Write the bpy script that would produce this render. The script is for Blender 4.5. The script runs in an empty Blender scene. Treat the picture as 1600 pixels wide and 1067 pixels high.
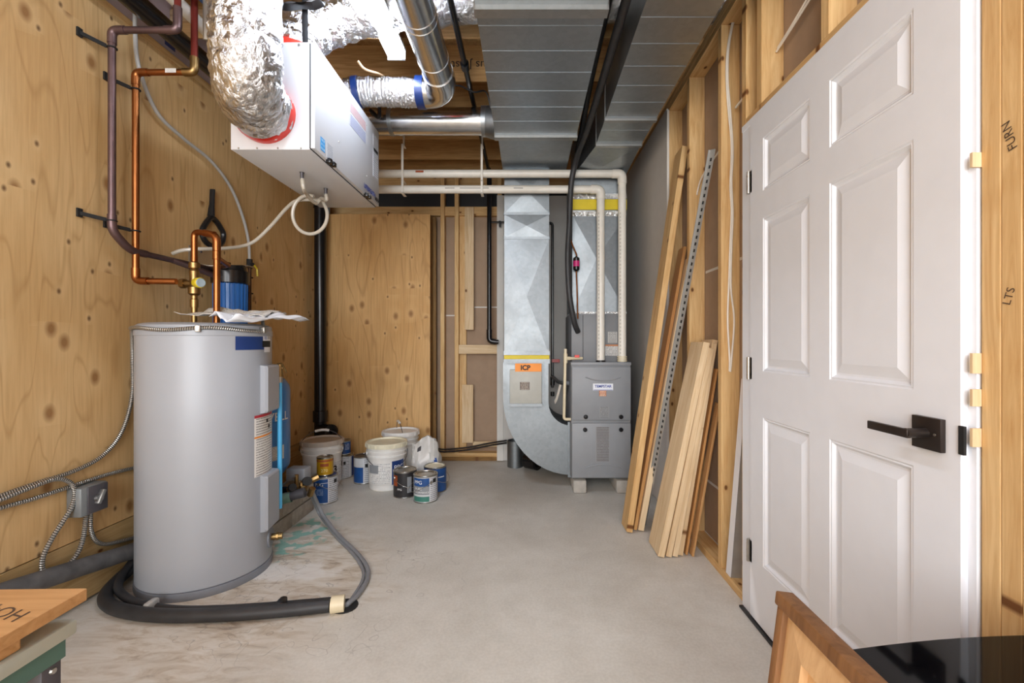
import bpy, bmesh, math, random
from mathutils import Vector, Matrix, noise
random.seed(7)
PI = math.pi
V = Vector
sc = bpy.context.scene
COL = sc.collection

# ------------------------------------------------------------------ camera, world, exposure
F, CX, CY, H = 711.0, 824.0, 535.0, 1.12          # photo focal (px), principal point, eye height
cam_d = bpy.data.cameras.new('camera')
cam = bpy.data.objects.new('camera', cam_d); COL.objects.link(cam)
cam.location = (0, 0, H); cam.rotation_euler = (PI / 2, 0, 0)
cam_d.sensor_width = 36.0; cam_d.lens = F / 1600 * 36
cam_d.shift_x = -(CX - 800) / 1600; cam_d.shift_y = (CY - 533.5) / 1600
cam_d.clip_start = 0.02
sc.camera = cam
w = bpy.data.worlds.new('world'); sc.world = w; w.use_nodes = True
w.node_tree.nodes['Background'].inputs[0].default_value = (1, 1, 1, 1)
w.node_tree.nodes['Background'].inputs[1].default_value = 0.3
sc.view_settings.view_transform = 'Standard'; sc.view_settings.look = 'None'
sc.view_settings.gamma = 1.0; sc.view_settings.use_curve_mapping = False
sc.view_settings.exposure = 0.27
LED1, LED_FILL = 46.0, 30.0                            # emission: strip light in view, then the two added fill strips
ad = bpy.data.lights.new('rear_fill', 'AREA'); ad.shape = 'RECTANGLE'; ad.size = 2.7; ad.size_y = 2.3; ad.energy = 165; ad.color = (.90, .955, 1.0)  # added area fill behind the viewer for flat brightness, no real source
al = bpy.data.objects.new('rear_fill', ad); COL.objects.link(al); al.location = (-.45, -2.5, 1.65); al.rotation_euler = (math.radians(88), 0, 0)
sc.cycles.use_denoising = True
sc.cycles.max_bounces = 9; sc.cycles.diffuse_bounces = 7; sc.cycles.glossy_bounces = 4
sc.cycles.sample_clamp_indirect = 6.0
sc.cycles.caustics_reflective = False; sc.cycles.caustics_refractive = False

def at(px, py, Y):                                 # photo pixel at a real depth -> point in the room
    return V(((px - CX) / F * Y, Y, H - (py - CY) / F * Y))
def wl(px, py, off=0.02):                          # photo pixel on the left wall
    X = -1.90 + off; return at(px, py, X * F / (px - CX))
def fl(px, py, z=0.0):                             # photo pixel on a horizontal plane
    return at(px, py, (H - z) * F / (py - CY))

# ------------------------------------------------------------------ materials
def lin(h):
    h = h.lstrip('#'); o = []
    for i in (0, 2, 4):
        c = int(h[i:i + 2], 16) / 255
        o.append(c / 12.92 if c <= .04045 else ((c + .055) / 1.055) ** 2.4)
    return (*o, 1)
MATS = {}
class NT:
    def __init__(s, name):
        s.m = bpy.data.materials.new(name); s.m.use_nodes = True
        s.t = s.m.node_tree; s.b = s.t.nodes['Principled BSDF']
    def n(s, typ, **kw):
        nd = s.t.nodes.new(typ)
        for k, v in kw.items():
            if k.startswith('i_'):
                k = k[2:]; nd.inputs[int(k) if k.isdigit() else k.replace('_', ' ')].default_value = v
            else: setattr(nd, k, v)
        return nd
    def l(s, a, b): s.t.links.new(a, b)
    def ramp(s, src, stops, interp='LINEAR'):
        r = s.n('ShaderNodeValToRGB'); r.color_ramp.interpolation = interp
        e = r.color_ramp.elements
        while len(e) < len(stops): e.new(0.5)
        for i, (p, c) in enumerate(stops):
            e[i].position = p; e[i].color = c if len(c) == 4 else (*c, 1)
        s.l(src, r.inputs[0]); return r.outputs[0]
    def mix(s, fac, a, b, mode='MIX'):
        m = s.n('ShaderNodeMix', data_type='RGBA', blend_type=mode)
        for sock, val in ((m.inputs[0], fac), (m.inputs[6], a), (m.inputs[7], b)):
            if hasattr(val, 'is_linked'): s.l(val, sock)
            else: sock.default_value = val
        return m.outputs[2]
    def math(s, op, a, b=0.0, c=0.0):
        m = s.n('ShaderNodeMath', operation=op)
        for i, val in enumerate((a, b, c)):
            if hasattr(val, 'is_linked'): s.l(val, m.inputs[i])
            else: m.inputs[i].default_value = val
        return m.outputs[0]
    def coord(s, kind='Object', rnd=True, scale=(1, 1, 1), rot=(0, 0, 0)):
        tc = s.n('ShaderNodeTexCoord'); out = tc.outputs[kind]
        if rnd:
            oi = s.n('ShaderNodeObjectInfo'); mu = s.n('ShaderNodeVectorMath', operation='SCALE')
            cx = s.n('ShaderNodeCombineXYZ', i_0=31.7, i_1=17.3, i_2=53.1)
            s.l(cx.outputs[0], mu.inputs[0]); s.l(oi.outputs['Random'], mu.inputs['Scale'])
            ad = s.n('ShaderNodeVectorMath', operation='ADD'); s.l(out, ad.inputs[0]); s.l(mu.outputs[0], ad.inputs[1]); out = ad.outputs[0]
        mp = s.n('ShaderNodeMapping'); mp.inputs['Scale'].default_value = scale; mp.inputs['Rotation'].default_value = rot
        s.l(out, mp.inputs['Vector']); return mp.outputs[0]
    def noise(s, vec, scale, detail=3, rough=.5, dist=0):
        nz = s.n('ShaderNodeTexNoise', i_Scale=scale, i_Detail=detail, i_Roughness=rough, i_Distortion=dist)
        s.l(vec, nz.inputs['Vector']); return nz.outputs['Fac']
    def bump(s, h, strength, dist=.002):
        b = s.n('ShaderNodeBump', i_Strength=strength, i_Distance=dist); s.l(h, b.inputs['Height'])
        s.l(b.outputs[0], s.b.inputs['Normal'])
    def base(s, c):
        if hasattr(c, 'is_linked'): s.l(c, s.b.inputs['Base Color'])
        else: s.b.inputs['Base Color'].default_value = c
    def set(s, rough=.5, metal=0.0, spec=None):
        for k, val in (('Roughness', rough), ('Metallic', metal)):
            if hasattr(val, 'is_linked'): s.l(val, s.b.inputs[k])
            else: s.b.inputs[k].default_value = val
        if spec is not None: s.b.inputs['Specular IOR Level'].default_value = spec

def plain(name, hexc, rough=.5, metal=0.0, var=.06, bump=0.0, nscale=14):
    if name in MATS: return MATS[name]
    t = NT(name); c = lin(hexc)
    vec = t.coord('Object')
    n = t.noise(vec, nscale, 4)
    d = tuple(x * (1 - var) for x in c[:3]) + (1,); u = tuple(min(1, x * (1 + var)) for x in c[:3]) + (1,)
    t.base(t.ramp(n, [(.3, d), (.7, u)])); t.set(rough, metal)
    if bump: t.bump(t.noise(vec, nscale * 8, 3), bump)
    MATS[name] = t.m; return t.m

def lumber(name, light, dark, knot='#6d4420', knots=True, kscale=8.5):
    t = NT(name)
    v = t.coord('Object', True, (1, 1, .07))
    g = t.noise(v, 42, 5, .6, 1.2)
    big = t.noise(t.coord('Object', True, (1, 1, .22)), 7, 2)
    mid = t.noise(v, 130, 2)
    c = t.ramp(g, [(.28, lin(dark)), (.62, lin(light))])
    c = t.mix(t.math('MULTIPLY', t.math('SUBTRACT', big, .42), 1.5), c, lin(dark))
    c = t.mix(.12, c, t.ramp(mid, [(.35, lin(dark)), (.6, lin(light))]))
    if knots:
        vo = t.n('ShaderNodeTexVoronoi', i_Scale=kscale); kq = t.n('ShaderNodeSeparateXYZ'); t.l(t.coord('Object', True, (1, .3, .62)), kq.inputs[0]); kc = t.n('ShaderNodeCombineXYZ'); t.l(kq.outputs[0], kc.inputs[0]); t.l(kq.outputs[2], kc.inputs[1]); kv = kc.outputs[0]; vo.voronoi_dimensions = '2D'; t.l(kv, vo.inputs['Vector'])
        sep = t.n('ShaderNodeSeparateColor'); t.l(vo.outputs['Color'], sep.inputs[0])
        d = t.math('ADD', vo.outputs['Distance'], t.math('MULTIPLY', t.math('SUBTRACT', t.noise(kv, 40), .5), .03))
        sel = t.math('GREATER_THAN', sep.outputs[0], .5)
        k = t.math('MULTIPLY', sel, t.ramp(d, [(.04, (1, 1, 1)), (.085, (0, 0, 0))]))
        halo = t.math('MULTIPLY', sel, t.ramp(d, [(.04, (.5, .5, .5)), (.2, (0, 0, 0))]))
        c = t.mix(halo, c, lin(dark)); c = t.mix(k, c, lin(knot))
    t.base(c); t.set(.62, 0, .3); t.bump(g, .12, .001)
    MATS[name] = t.m; return t.m

def plywood(name, light, mid, dark, axis):           # axis: which coord runs across the sheet (0 = x, 1 = y)
    t = NT(name)
    tc = t.n('ShaderNodeTexCoord'); sp = t.n('ShaderNodeSeparateXYZ'); t.l(tc.outputs['Object'], sp.inputs[0])
    cb = t.n('ShaderNodeCombineXYZ'); t.l(sp.outputs[axis], cb.inputs[0]); t.l(sp.outputs[2], cb.inputs[1])
    p = cb.outputs[0]
    def mp(sx, sy, ox=0):
        m = t.n('ShaderNodeMapping'); m.inputs['Scale'].default_value = (sx, sy, 1); m.inputs['Location'].default_value = (ox, 0, 0)
        t.l(p, m.inputs['Vector']); return m.outputs[0]
    grain = t.noise(mp(1, .045), 70, 4, .6)
    cath = t.noise(mp(1, .17, 3), 3.2, 2, .5, .6)
    lines = t.math('PINGPONG', t.math('MULTIPLY', cath, 9), .5)
    c = t.ramp(t.noise(mp(1, .5), 2.2, 3), [(.3, lin(mid)), (.7, lin(light))])
    c = t.mix(t.ramp(lines, [(.0, (.38, .38, .38)), (.09, (0, 0, 0))]), c, lin(dark))
    c = t.mix(t.math('MULTIPLY', t.ramp(grain, [(.35, (1, 1, 1)), (.6, (0, 0, 0))]), .28), c, lin(dark))
    # knots: rounder spots gathered in loose horizontal bands, plus small pin knots
    for sx, sy, sc_, r0, r1, thr, kc in ((1, .66, 5.2, .085, .15, .30, '#8a5f33'), (1, .7, 9, .05, .10, .55, '#5a3a1f')):
        vo = t.n('ShaderNodeTexVoronoi', i_Scale=sc_); vo.voronoi_dimensions = '2D'; t.l(mp(sx, sy, sc_), vo.inputs['Vector'])
        se = t.n('ShaderNodeSeparateColor'); t.l(vo.outputs['Color'], se.inputs[0])
        band = t.noise(mp(.08, 1, sc_ * 3), 2.6, 2)
        sel = t.math('MULTIPLY', t.math('GREATER_THAN', se.outputs[0], thr), t.math('GREATER_THAN', band, .5))
        k = t.math('MULTIPLY', sel, t.ramp(vo.outputs['Distance'], [(r0 * .55, (1, 1, 1)), (r1, (0, 0, 0))]))
        halo = t.math('MULTIPLY', sel, t.ramp(vo.outputs['Distance'], [(r1, (.4, .4, .4)), (r1 * 2.6, (0, 0, 0))]))
        c = t.mix(halo, c, lin(light)); c = t.mix(t.math('MULTIPLY', k, .85), c, lin(kc))
    t.base(c); t.set(.55, 0, .35); t.bump(grain, .1, .001)
    MATS[name] = t.m; return t.m

def galv(name='galvanized_steel', hexc='#a8aeb2', rough=.42):
    t = NT(name); v = t.coord('Object')
    vo = t.n('ShaderNodeTexVoronoi', i_Scale=45); t.l(v, vo.inputs['Vector'])
    se = t.n('ShaderNodeSeparateColor'); t.l(vo.outputs['Color'], se.inputs[0])
    c = lin(hexc); a = tuple(x * .9 for x in c[:3]) + (1,)
    t.base(t.mix(se.outputs[0], a, c))
    r = t.math('ADD', t.math('MULTIPLY', t.noise(v, 5, 4), .22), rough - .1)
    t.set(r, 1.0); t.bump(t.noise(v, 3.0, 2), .25, .01)
    MATS[name] = t.m; return t.m

def foil(name='crinkled_foil', hexc='#d9dadb', scale=28):
    t = NT(name); v = t.coord('Object', True, (1, 1, .55))
    n1 = t.noise(v, scale, 5, .65, 1.5)
    vo = t.n('ShaderNodeTexVoronoi', i_Scale=scale * 1.1, feature='DISTANCE_TO_EDGE'); t.l(v, vo.inputs['Vector'])
    h = t.math('ADD', n1, t.math('MULTIPLY', vo.outputs['Distance'], .6))
    t.base(lin(hexc)); t.set(.22, 1.0); t.bump(h, .9, .012)
    MATS[name] = t.m; return t.m

def printed(name, bg, ink, rows=14, thr=.5, header=None):  # small print too fine to read, on the label's own uv
    t = NT(name)
    tc = t.n('ShaderNodeTexCoord'); sp = t.n('ShaderNodeSeparateXYZ'); t.l(tc.outputs['UV'], sp.inputs[0])
    row = t.math('FLOOR', t.math('MULTIPLY', sp.outputs[1], rows)); fr = t.math('FRACT', t.math('MULTIPLY', sp.outputs[1], rows))
    cb = t.n('ShaderNodeCombineXYZ'); t.l(t.math('MULTIPLY', sp.outputs[0], rows * 1.6), cb.inputs[0]); t.l(t.math('MULTIPLY', row, 7.3), cb.inputs[1])
    n = t.noise(cb.outputs[0], 2.2, 2)
    m = t.math('MULTIPLY', t.math('GREATER_THAN', n, thr), t.math('LESS_THAN', t.math('ABSOLUTE', t.math('SUBTRACT', fr, .5)), .26))
    edge = t.math('LESS_THAN', t.math('ABSOLUTE', t.math('SUBTRACT', sp.outputs[0], .5)), .43)
    m = t.math('MULTIPLY', m, edge)
    c = t.mix(t.math('MULTIPLY', m, .72), lin(bg), lin(ink))
    if header: c = t.mix(t.math('GREATER_THAN', sp.outputs[1], 1 - header[1]), c, lin(header[0]))
    t.base(c); t.set(.45); MATS[name] = t.m; return t.m

def emit(name, hexc, strength):
    t = NT(name); t.base(lin('#ffffff')); t.b.inputs['Emission Color'].default_value = lin(hexc)
    t.b.inputs['Emission Strength'].default_value = strength; MATS[name] = t.m; return t.m

def glass_clear(name, hexc, rough=.2, alpha=.5):
    t = NT(name); t.base(lin(hexc)); t.set(rough); t.b.inputs['Transmission Weight'].default_value = alpha
    MATS[name] = t.m; return t.m

def concrete():
    t = NT('concrete'); v = t.coord('Object', False)
    a = t.noise(v, 1.6, 5, .6, .4); b = t.noise(v, 9, 6, .65); f = t.noise(v, 90, 3)
    c = t.ramp(a, [(.3, lin('#c0bbb1')), (.52, lin('#d0ccc3')), (.72, lin('#dbd8d0'))])
    c = t.mix(t.ramp(b, [(.3, (.35, .35, .35)), (.55, (0, 0, 0))]), c, lin('#b5afa4'))
    c = t.mix(.12, c, t.ramp(f, [(.4, lin('#8a857c')), (.6, lin('#ccc9c2'))]))
    sp = t.n('ShaderNodeSeparateXYZ'); t.l(v, sp.inputs[0])
    # patched, stained cement around the tank: a disc with a ragged rim
    def disc(cx, cy, rx, ry, soft, ns, amp):
        dx = t.math('DIVIDE', t.math('SUBTRACT', sp.outputs[0], cx), rx); dy = t.math('DIVIDE', t.math('SUBTRACT', sp.outputs[1], cy), ry)
        d = t.math('SQRT', t.math('ADD', t.math('MULTIPLY', dx, dx), t.math('MULTIPLY', dy, dy)))
        d = t.math('ADD', d, t.math('MULTIPLY', t.math('SUBTRACT', t.noise(v, ns, 4), .5), amp))
        return t.ramp(d, [(1 - soft, (1, 1, 1)), (1.0, (0, 0, 0))])
    vs = t.n('ShaderNodeMapping'); vs.inputs['Scale'].default_value = (1, 3.2, 1); vs.inputs['Rotation'].default_value = (0, 0, .5); t.l(v, vs.inputs['Vector'])
    st = t.noise(vs.outputs[0], 5.5, 6, .65, 1.2)
    patch = t.ramp(st, [(.28, lin('#94877a')), (.40, lin('#bfb2a0')), (.55, lin('#d4cdc1')), (.72, lin('#dcd8d0'))])
    c = t.mix(disc(-1.3, 2.1, .68, .72, .3, 4, .7), c, patch)
    c = t.mix(t.math('MULTIPLY', disc(-1.25, 1.1, .9, .75, .5, 3, .6), .5), c, patch)
    c = t.mix(t.math('MULTIPLY', t.math('MULTIPLY', disc(-1.30, 2.66, .15, .30, .2, 9, 2.2), t.ramp(t.noise(v, 13, 2), [(.5, (0, 0, 0)), (.54, (1, 1, 1))])), .8), c, lin('#79b5a8'))
    c = t.mix(t.math('MULTIPLY', disc(-1.15, 2.22, .22, .1, .3, 9, 2.2), .7), c, lin('#e2e0dc'))
    crack = t.n('ShaderNodeTexVoronoi', i_Scale=1.7, feature='DISTANCE_TO_EDGE')
    wv = t.n('ShaderNodeVectorMath', operation='ADD'); nn = t.n('ShaderNodeTexNoise', i_Scale=6.0); t.l(v, nn.inputs['Vector']); t.l(v, wv.inputs[0]); t.l(nn.outputs['Color'], wv.inputs[1]); t.l(wv.outputs[0], crack.inputs['Vector'])
    ck = t.math('MULTIPLY', t.ramp(crack.outputs['Distance'], [(0, (.5, .5, .5)), (.008, (0, 0, 0))]), disc(-1.0, 2.1, .8, .6, .2, 3, .4))
    c = t.mix(ck, c, lin('#77706a'))
    t.base(c); t.set(t.math('ADD', t.math('MULTIPLY', b, .3), .42), 0, .4); t.bump(t.math('ADD', b, t.math('MULTIPLY', f, .3)), .15, .004)
    MATS['concrete'] = t.m; return t.m

M_pine = lumber('pine_lumber', '#dfbd88', '#bd9058')
M_pine2 = lumber('pale_pine', '#e2caa5', '#c8a77c', knots=True, kscale=7)
M_clear = lumber('clear_pine_board', '#e6cfab', '#cdae83', knots=False)
M_orange = lumber('orange_pine', '#c9995f', '#a97545', knots=False)
M_brown = lumber('weathered_lumber', '#94703f', '#6d4d28')
M_board = lumber('treated_board', '#c2a678', '#9d8050')
M_osb = lumber('osb_web', '#d2aa74', '#a67f4b', knots=False)
M_plyL = plywood('plywood_left', '#dcbc8a', '#cba36c', '#a37a45', 1)
M_plyB = plywood('plywood_back', '#dab179', '#c8995c', '#976d3a', 0)
M_walnut = lumber('walnut_moulding', '#8f6640', '#684629', knots=False)
M_oak = lumber('tan_frame_wood', '#d3ae80', '#b99064', knots=False)
M_plank = lumber('reddish_plank', '#c69a68', '#a47848', knots=False)
M_conc = concrete()
M_galv = galv(); M_galvd = galv('dull_galvanized', '#8b9093', .46); M_chrome = galv('shiny_steel_duct', '#d6d8da', .2)
M_foil = foil(); M_foil2 = foil('flex_foil', '#dedfdf', 45)
M_tape = galv('foil_tape', '#b4b4b2', .42)
M_copper = plain('copper', '#a5683c', .36, 1.0, .18, nscale=9)
M_purple = plain('aged_copper', '#6b5656', .42, .7, .15)
M_darkred = plain('dark_red_copper', '#7d3028', .4, .55)
M_brass = plain('brass', '#9c8054', .4, 1.0, .15)
M_black = plain('black_plastic', '#1b1b1d', .38)
M_blackm = plain('black_matte', '#161616', .7)
M_abs = plain('abs_black', '#131316', .25)
M_rubber = plain('black_hose', '#2e2e30', .5, 0, .25)
M_foam = plain('gray_foam_insulation', '#59595a', .85, 0, .35, .3)
M_pvc = plain('white_pvc', '#e4e0d6', .35)
M_cpvc = plain('cream_cpvc', '#ddd0b0', .4)
M_pex = plain('gray_pex', '#aaa9a6', .35)
M_tube = glass_clear('clear_tubing', '#e6e0d2', .25, .35)
M_bx = None
M_zinc = plain('zinc_strip', '#a8a6a1', .45, .35, .08)
M_white = plain('white_paint', '#e6e9ef', .38, 0, .015)
M_hrv = plain('white_enamel', '#d2d4d8', .35, 0, .01)
M_tank = plain('tank_gray_enamel', '#a0a4ab', .36, 0, .02, nscale=3)
M_tankd = plain('tank_base_gray', '#7f838b', .45)
M_furn = plain('furnace_gray', '#8a8d91', .48, .0, .03)
M_coil = plain('coil_cabinet_gray', '#7b7d80', .5, .0, .03)
M_blue = plain('blue_filter_plastic', '#2f6db8', .3, 0, .03)
M_ptank = plain('blue_tank_paint', '#3f86cf', .32, 0, .03)
M_ltblue = plain('light_blue_pex', '#53b4e6', .35)
M_red = plain('red_tape', '#d8301f', .3)
M_bluetape = plain('blue_tape', '#1a336b', .3)
M_yellow = plain('yellow_strip', '#d9c21a', .5)
M_yelp = plain('yellow_cap', '#e0c92f', .4)
M_orangep = plain('orange_sticker', '#f2922f', .5)
M_drywall = plain('gray_drywall', '#cdc9c3', .8, 0, .02)
M_paper = plain('drywall_backing_paper', '#a38b74', .85, 0, .05)
M_dwhite = plain('white_drywall', '#d8d5cf', .8, 0, .02)
M_sheet = plain('black_sheet', '#0d0e12', .4)
M_foamp = plain('lilac_foam_board', '#bfb0b4', .8)
M_cinder = plain('concrete_block', '#9d9488', .9, 0, .15, .5, 30)
M_stone = plain('gray_foot_block', '#b0aba3', .9, 0, .1, .4, 30)
M_glassb = plain('black_glass', '#07070a', .06); M_glassb.node_tree.nodes['Principled BSDF'].inputs['Specular IOR Level'].default_value = .14
M_bronze = plain('dark_bronze', '#3b332f', .35, .6)
M_hinge = plain('satin_nickel', '#bdb8b0', .35, 1.0)
M_wire = plain('white_cable', '#e6dfd2', .5)
M_tanw = plain('tan_cable', '#cfae88', .5)
M_greyc = plain('gray_cable', '#808286', .5)
M_gpaint = plain('gray_green_paint', '#b4b8ac', .5)
M_dgreen = plain('dark_green_paint', '#4a6a5f', .5)
M_dgray = plain('dark_gray_metal', '#57555a', .45, .4)
M_bucket = plain('white_bucket_plastic', '#e4e2de', .4)
M_lidg = plain('dusty_lid', '#bdb0a3', .6, 0, .1)
M_lidy = plain('paint_stained_lid', '#e0d9bf', .5, 0, .12)
M_tin = galv('can_tin', '#b9b8b2', .3)
M_navy = plain('navy_print', '#1f3a75', .4)
M_canblue = plain('can_blue', '#1d4c8a', .35, 0, .2)
M_gold = plain('gold_can_print', '#c99a1c', .35, .3)
M_candark = plain('dark_can_print', '#2c2a2c', .35)
M_cangreen = plain('can_green', '#3d7a6d', .4)
M_cansilver = plain('can_silver', '#c9cbcd', .35)
M_cangray = plain('can_gray_band', '#8b8e92', .4)
M_rust = plain('rust_print', '#9c4a24', .5)
M_ink = plain('black_ink', '#1c1a1a', .6)
M_inkw = plain('white_ink', '#f0f0f0', .5)
M_inkb = plain('blue_ink', '#28429a', .5)
M_pencil = plain('marker_ink', '#4a3626', .7)
M_bag = plain('white_plastic_bag', '#d6d4d0', .35, 0, .06)
M_pink = plain('pink_label', '#c42a72', .4)
M_grayb = plain('gray_filter_box', '#b3b3ab', .5)
M_pr_white = printed('small_print_label', '#e9e7e2', '#444444', 16, .45)
M_pr_warn = printed('warning_print', '#ece9e4', '#7a7672', 22, .4)
M_pr_red = printed('red_print', '#d2d4d8', '#b8332f', 7, .3)
M_pr_blue = printed('blue_print', '#d2d4d8', '#2549a5', 7, .3)
M_pr_gray = printed('gray_print', '#d2d4d8', '#66696f', 12, .4)
M_pr_furn = printed('furnace_plate_print', '#8d8f91', '#4d3f3c', 22, .4)
M_pr_furn2 = printed('furnace_logo_print', '#8d8f91', '#55585b', 8, .45)
M_pr_tag = printed('silver_tag_print', '#b9b8b4', '#474747', 10, .42)
M_pr_brown = printed('brown_label_print', '#4a3226', '#c9bfae', 4, .42)
M_pr_blk = printed('black_panel_print', '#d5d6d8', '#3d3e42', 9, .35)
M_pr_news = printed('paper_print', '#e2dfd8', '#a7a39b', 24, .5)
M_pr_estar = printed('blue_badge_print', '#3a9cda', '#e8f3fa', 3, .5)
M_pr_pvc = printed('pipe_print', '#e4e0d6', '#77726b', 1, .5)
M_pr_bkt = printed('bucket_print', '#e4e2de', '#8f9095', 12, .48)
def conduit_mat():
    t = NT('armored_conduit'); tc = t.n('ShaderNodeTexCoord'); sp = t.n('ShaderNodeSeparateXYZ'); t.l(tc.outputs['UV'], sp.inputs[0])
    s = t.math('SINE', t.math('ADD', t.math('MULTIPLY', sp.outputs[1], 2 * PI / .0085), t.math('MULTIPLY', sp.outputs[0], 2 * PI)))
    t.base(t.ramp(t.math('MULTIPLY_ADD', s, .5, .5), [(.1, lin('#6f6e6a')), (.6, lin('#c4c2bd'))])); t.set(.35, .85); t.bump(s, .6, .002)
    MATS['armored_conduit'] = t.m; return t.m
M_bx = conduit_mat()

# ------------------------------------------------------------------ mesh builder (world coordinates)
def rpath(pts, rad=.03, n=5):                        # polyline with rounded corners
    pts = [V(p) for p in pts]; out = [pts[0]]
    for i in range(1, len(pts) - 1):
        a, b, c = pts[i - 1], pts[i], pts[i + 1]
        d1, d2 = (a - b), (c - b); r = min(rad, d1.length * .45, d2.length * .45)
        p, q = b + d1.normalized() * r, b + d2.normalized() * r
        for k in range(n + 1):
            s = k / n; out.append(p.lerp(b, s).lerp(b.lerp(q, s), s))
    out.append(pts[-1]); return out
def spath(pts, n=8):                                 # smooth curve through the points
    pts = [V(p) for p in pts]; P = [pts[0] * 2 - pts[1]] + pts + [pts[-1] * 2 - pts[-2]]; out = []
    for i in range(1, len(P) - 2):
        a, b, c, d = P[i - 1:i + 3]
        for k in range(n):
            t = k / n
            out.append(.5 * ((2 * b) + (c - a) * t + (2 * a - 5 * b + 4 * c - d) * t * t + (3 * b - a - 3 * c + d) * t ** 3))
    out.append(pts[-1]); return out

class B:
    def __init__(s): s.bm = bmesh.new(); s.uv = s.bm.loops.layers.uv.new('UVMap'); s.mi = 0; s.sm = False
    def face(s, vs, uvs=None):
        try: f = s.bm.faces.new(vs)
        except ValueError: return None
        f.material_index = s.mi; f.smooth = s.sm
        if uvs:
            for lp, u in zip(f.loops, uvs): lp[s.uv].uv = u
        return f
    def v(s, p): return s.bm.verts.new(p)
    def poly(s, pts, uvs=None): return s.face([s.v(p) for p in pts], uvs)
    def box(s, x0, x1, y0, y1, z0, z1, bev=0.0):
        c = V(((x0 + x1) / 2, (y0 + y1) / 2, (z0 + z1) / 2))
        return s.obox(c, V((1, 0, 0)), V((0, 1, 0)), V((0, 0, 1)), abs(x1 - x0), abs(y1 - y0), abs(z1 - z0), bev)
    def obox(s, c, ax, ay, az, lx, ly, lz, bev=0.0):
        c = V(c); vs = []
        for k in (-.5, .5):
            for j in (-.5, .5):
                for i in (-.5, .5): vs.append(s.v(c + ax * (i * lx) + ay * (j * ly) + az * (k * lz)))
        fs = [s.face([vs[i] for i in q], [(0, 0), (1, 0), (1, 1), (0, 1)]) for q in
              ((0, 2, 3, 1), (4, 5, 7, 6), (0, 1, 5, 4), (2, 6, 7, 3), (1, 3, 7, 5), (0, 4, 6, 2))]
        if bev:
            es = list({e for f in fs for e in f.edges})
            r = bmesh.ops.bevel(s.bm, geom=es, offset=bev, segments=2, affect='EDGES', profile=.5)
            for f in r['faces']: f.material_index = s.mi
        return vs
    def prism(s, pts, ext):                          # planar polygon pushed along ext
        ext = V(ext); a = [s.v(p) for p in pts]; b = [s.v(V(p) + ext) for p in pts]; n = len(a)
        s.face(a[::-1]); s.face(b)
        for i in range(n): s.face([a[i], a[(i + 1) % n], b[(i + 1) % n], b[i]])
    def tube(s, pts, r, seg=10, closed=False, caps=True, rf=None, flat=None):
        pts = [V(p) for p in pts]; n = len(pts); rings = []; L = 0
        tan = []
        for i in range(n):
            a = pts[(i - 1) % n] if (closed or i > 0) else pts[i]; b = pts[(i + 1) % n] if (closed or i < n - 1) else pts[i]
            tan.append((b - a).normalized())
        t0 = tan[0]; up = V((0, 0, 1)) if abs(t0.z) < .9 else V((1, 0, 0))
        nrm = (up - t0 * up.dot(t0)).normalized(); old = s.sm; s.sm = True; us = []
        for i in range(n):
            t = tan[i]; nrm = (nrm - t * nrm.dot(t)).normalized(); bi = t.cross(nrm)
            if i: L += (pts[i] - pts[i - 1]).length
            us.append(L); ring = []
            for k in range(seg):
                th = 2 * PI * k / seg; rr = rf(i, th, r) if rf else r
                e = 1.0 if flat is None else flat
                ring.append(s.v(pts[i] + nrm * (math.cos(th) * rr) + bi * (math.sin(th) * rr * e)))
            rings.append(ring)
        m = n if closed else n - 1
        for i in range(m):
            A, Bq = rings[i], rings[(i + 1) % n]; u0, u1 = us[i], us[(i + 1) % n]
            for k in range(seg):
                k2 = (k + 1) % seg
                s.face([A[k], A[k2], Bq[k2], Bq[k]], [(k / seg, u0), ((k + 1) / seg, u0), ((k + 1) / seg, u1), (k / seg, u1)])
        s.sm = old
        if caps and not closed: s.face(rings[0][::-1]); s.face(rings[-1])
    def cyl(s, p0, p1, r, seg=16, r1=None):
        p0, p1 = V(p0), V(p1); r1 = r if r1 is None else r1
        s.tube([p0, p1], r, seg, rf=lambda i, th, q: (r, r1)[i])
    def lathe(s, prof, c, ax=V((0, 0, 1)), seg=28, a0=0.0, a1=2 * PI):  # prof: (radius, height)
        c = V(c); ax = V(ax).normalized(); up = V((1, 0, 0)) if abs(ax.x) < .9 else V((0, 1, 0))
        if abs(ax.z) > .99: ux, uy = V((1, 0, 0)), V((0, 1, 0)) * (1 if ax.z > 0 else -1)
        else: ux = (up - ax * up.dot(ax)).normalized(); uy = ax.cross(ux)
        full = abs(a1 - a0 - 2 * PI) < 1e-6; n = seg if full else seg + 1; rings = []; old = s.sm; s.sm = True
        z0, z1 = min(p[1] for p in prof), max(p[1] for p in prof)
        for r, z in prof:
            if r < 1e-6: rings.append([s.v(c + ax * z)])
            else: rings.append([s.v(c + ax * z + (ux * math.cos(a0 + (a1 - a0) * k / seg) + uy * math.sin(a0 + (a1 - a0) * k / seg)) * r) for k in range(n)])
        for i in range(len(rings) - 1):
            A, Bq = rings[i], rings[i + 1]; h0 = (prof[i][1] - z0) / (z1 - z0 + 1e-9); h1 = (prof[i + 1][1] - z0) / (z1 - z0 + 1e-9)
            for k in range(seg):
                k2 = (k + 1) % n
                if len(A) == 1 and len(Bq) == 1: continue
                if len(A) == 1: s.face([A[0], Bq[k2], Bq[k]])
                elif len(Bq) == 1: s.face([A[k], A[k2], Bq[0]])
                else: s.face([A[k], A[k2], Bq[k2], Bq[k]], [(k / seg, h0), ((k + 1) / seg, h0), ((k + 1) / seg, h1), (k / seg, h1)])
        s.sm = old
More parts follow.
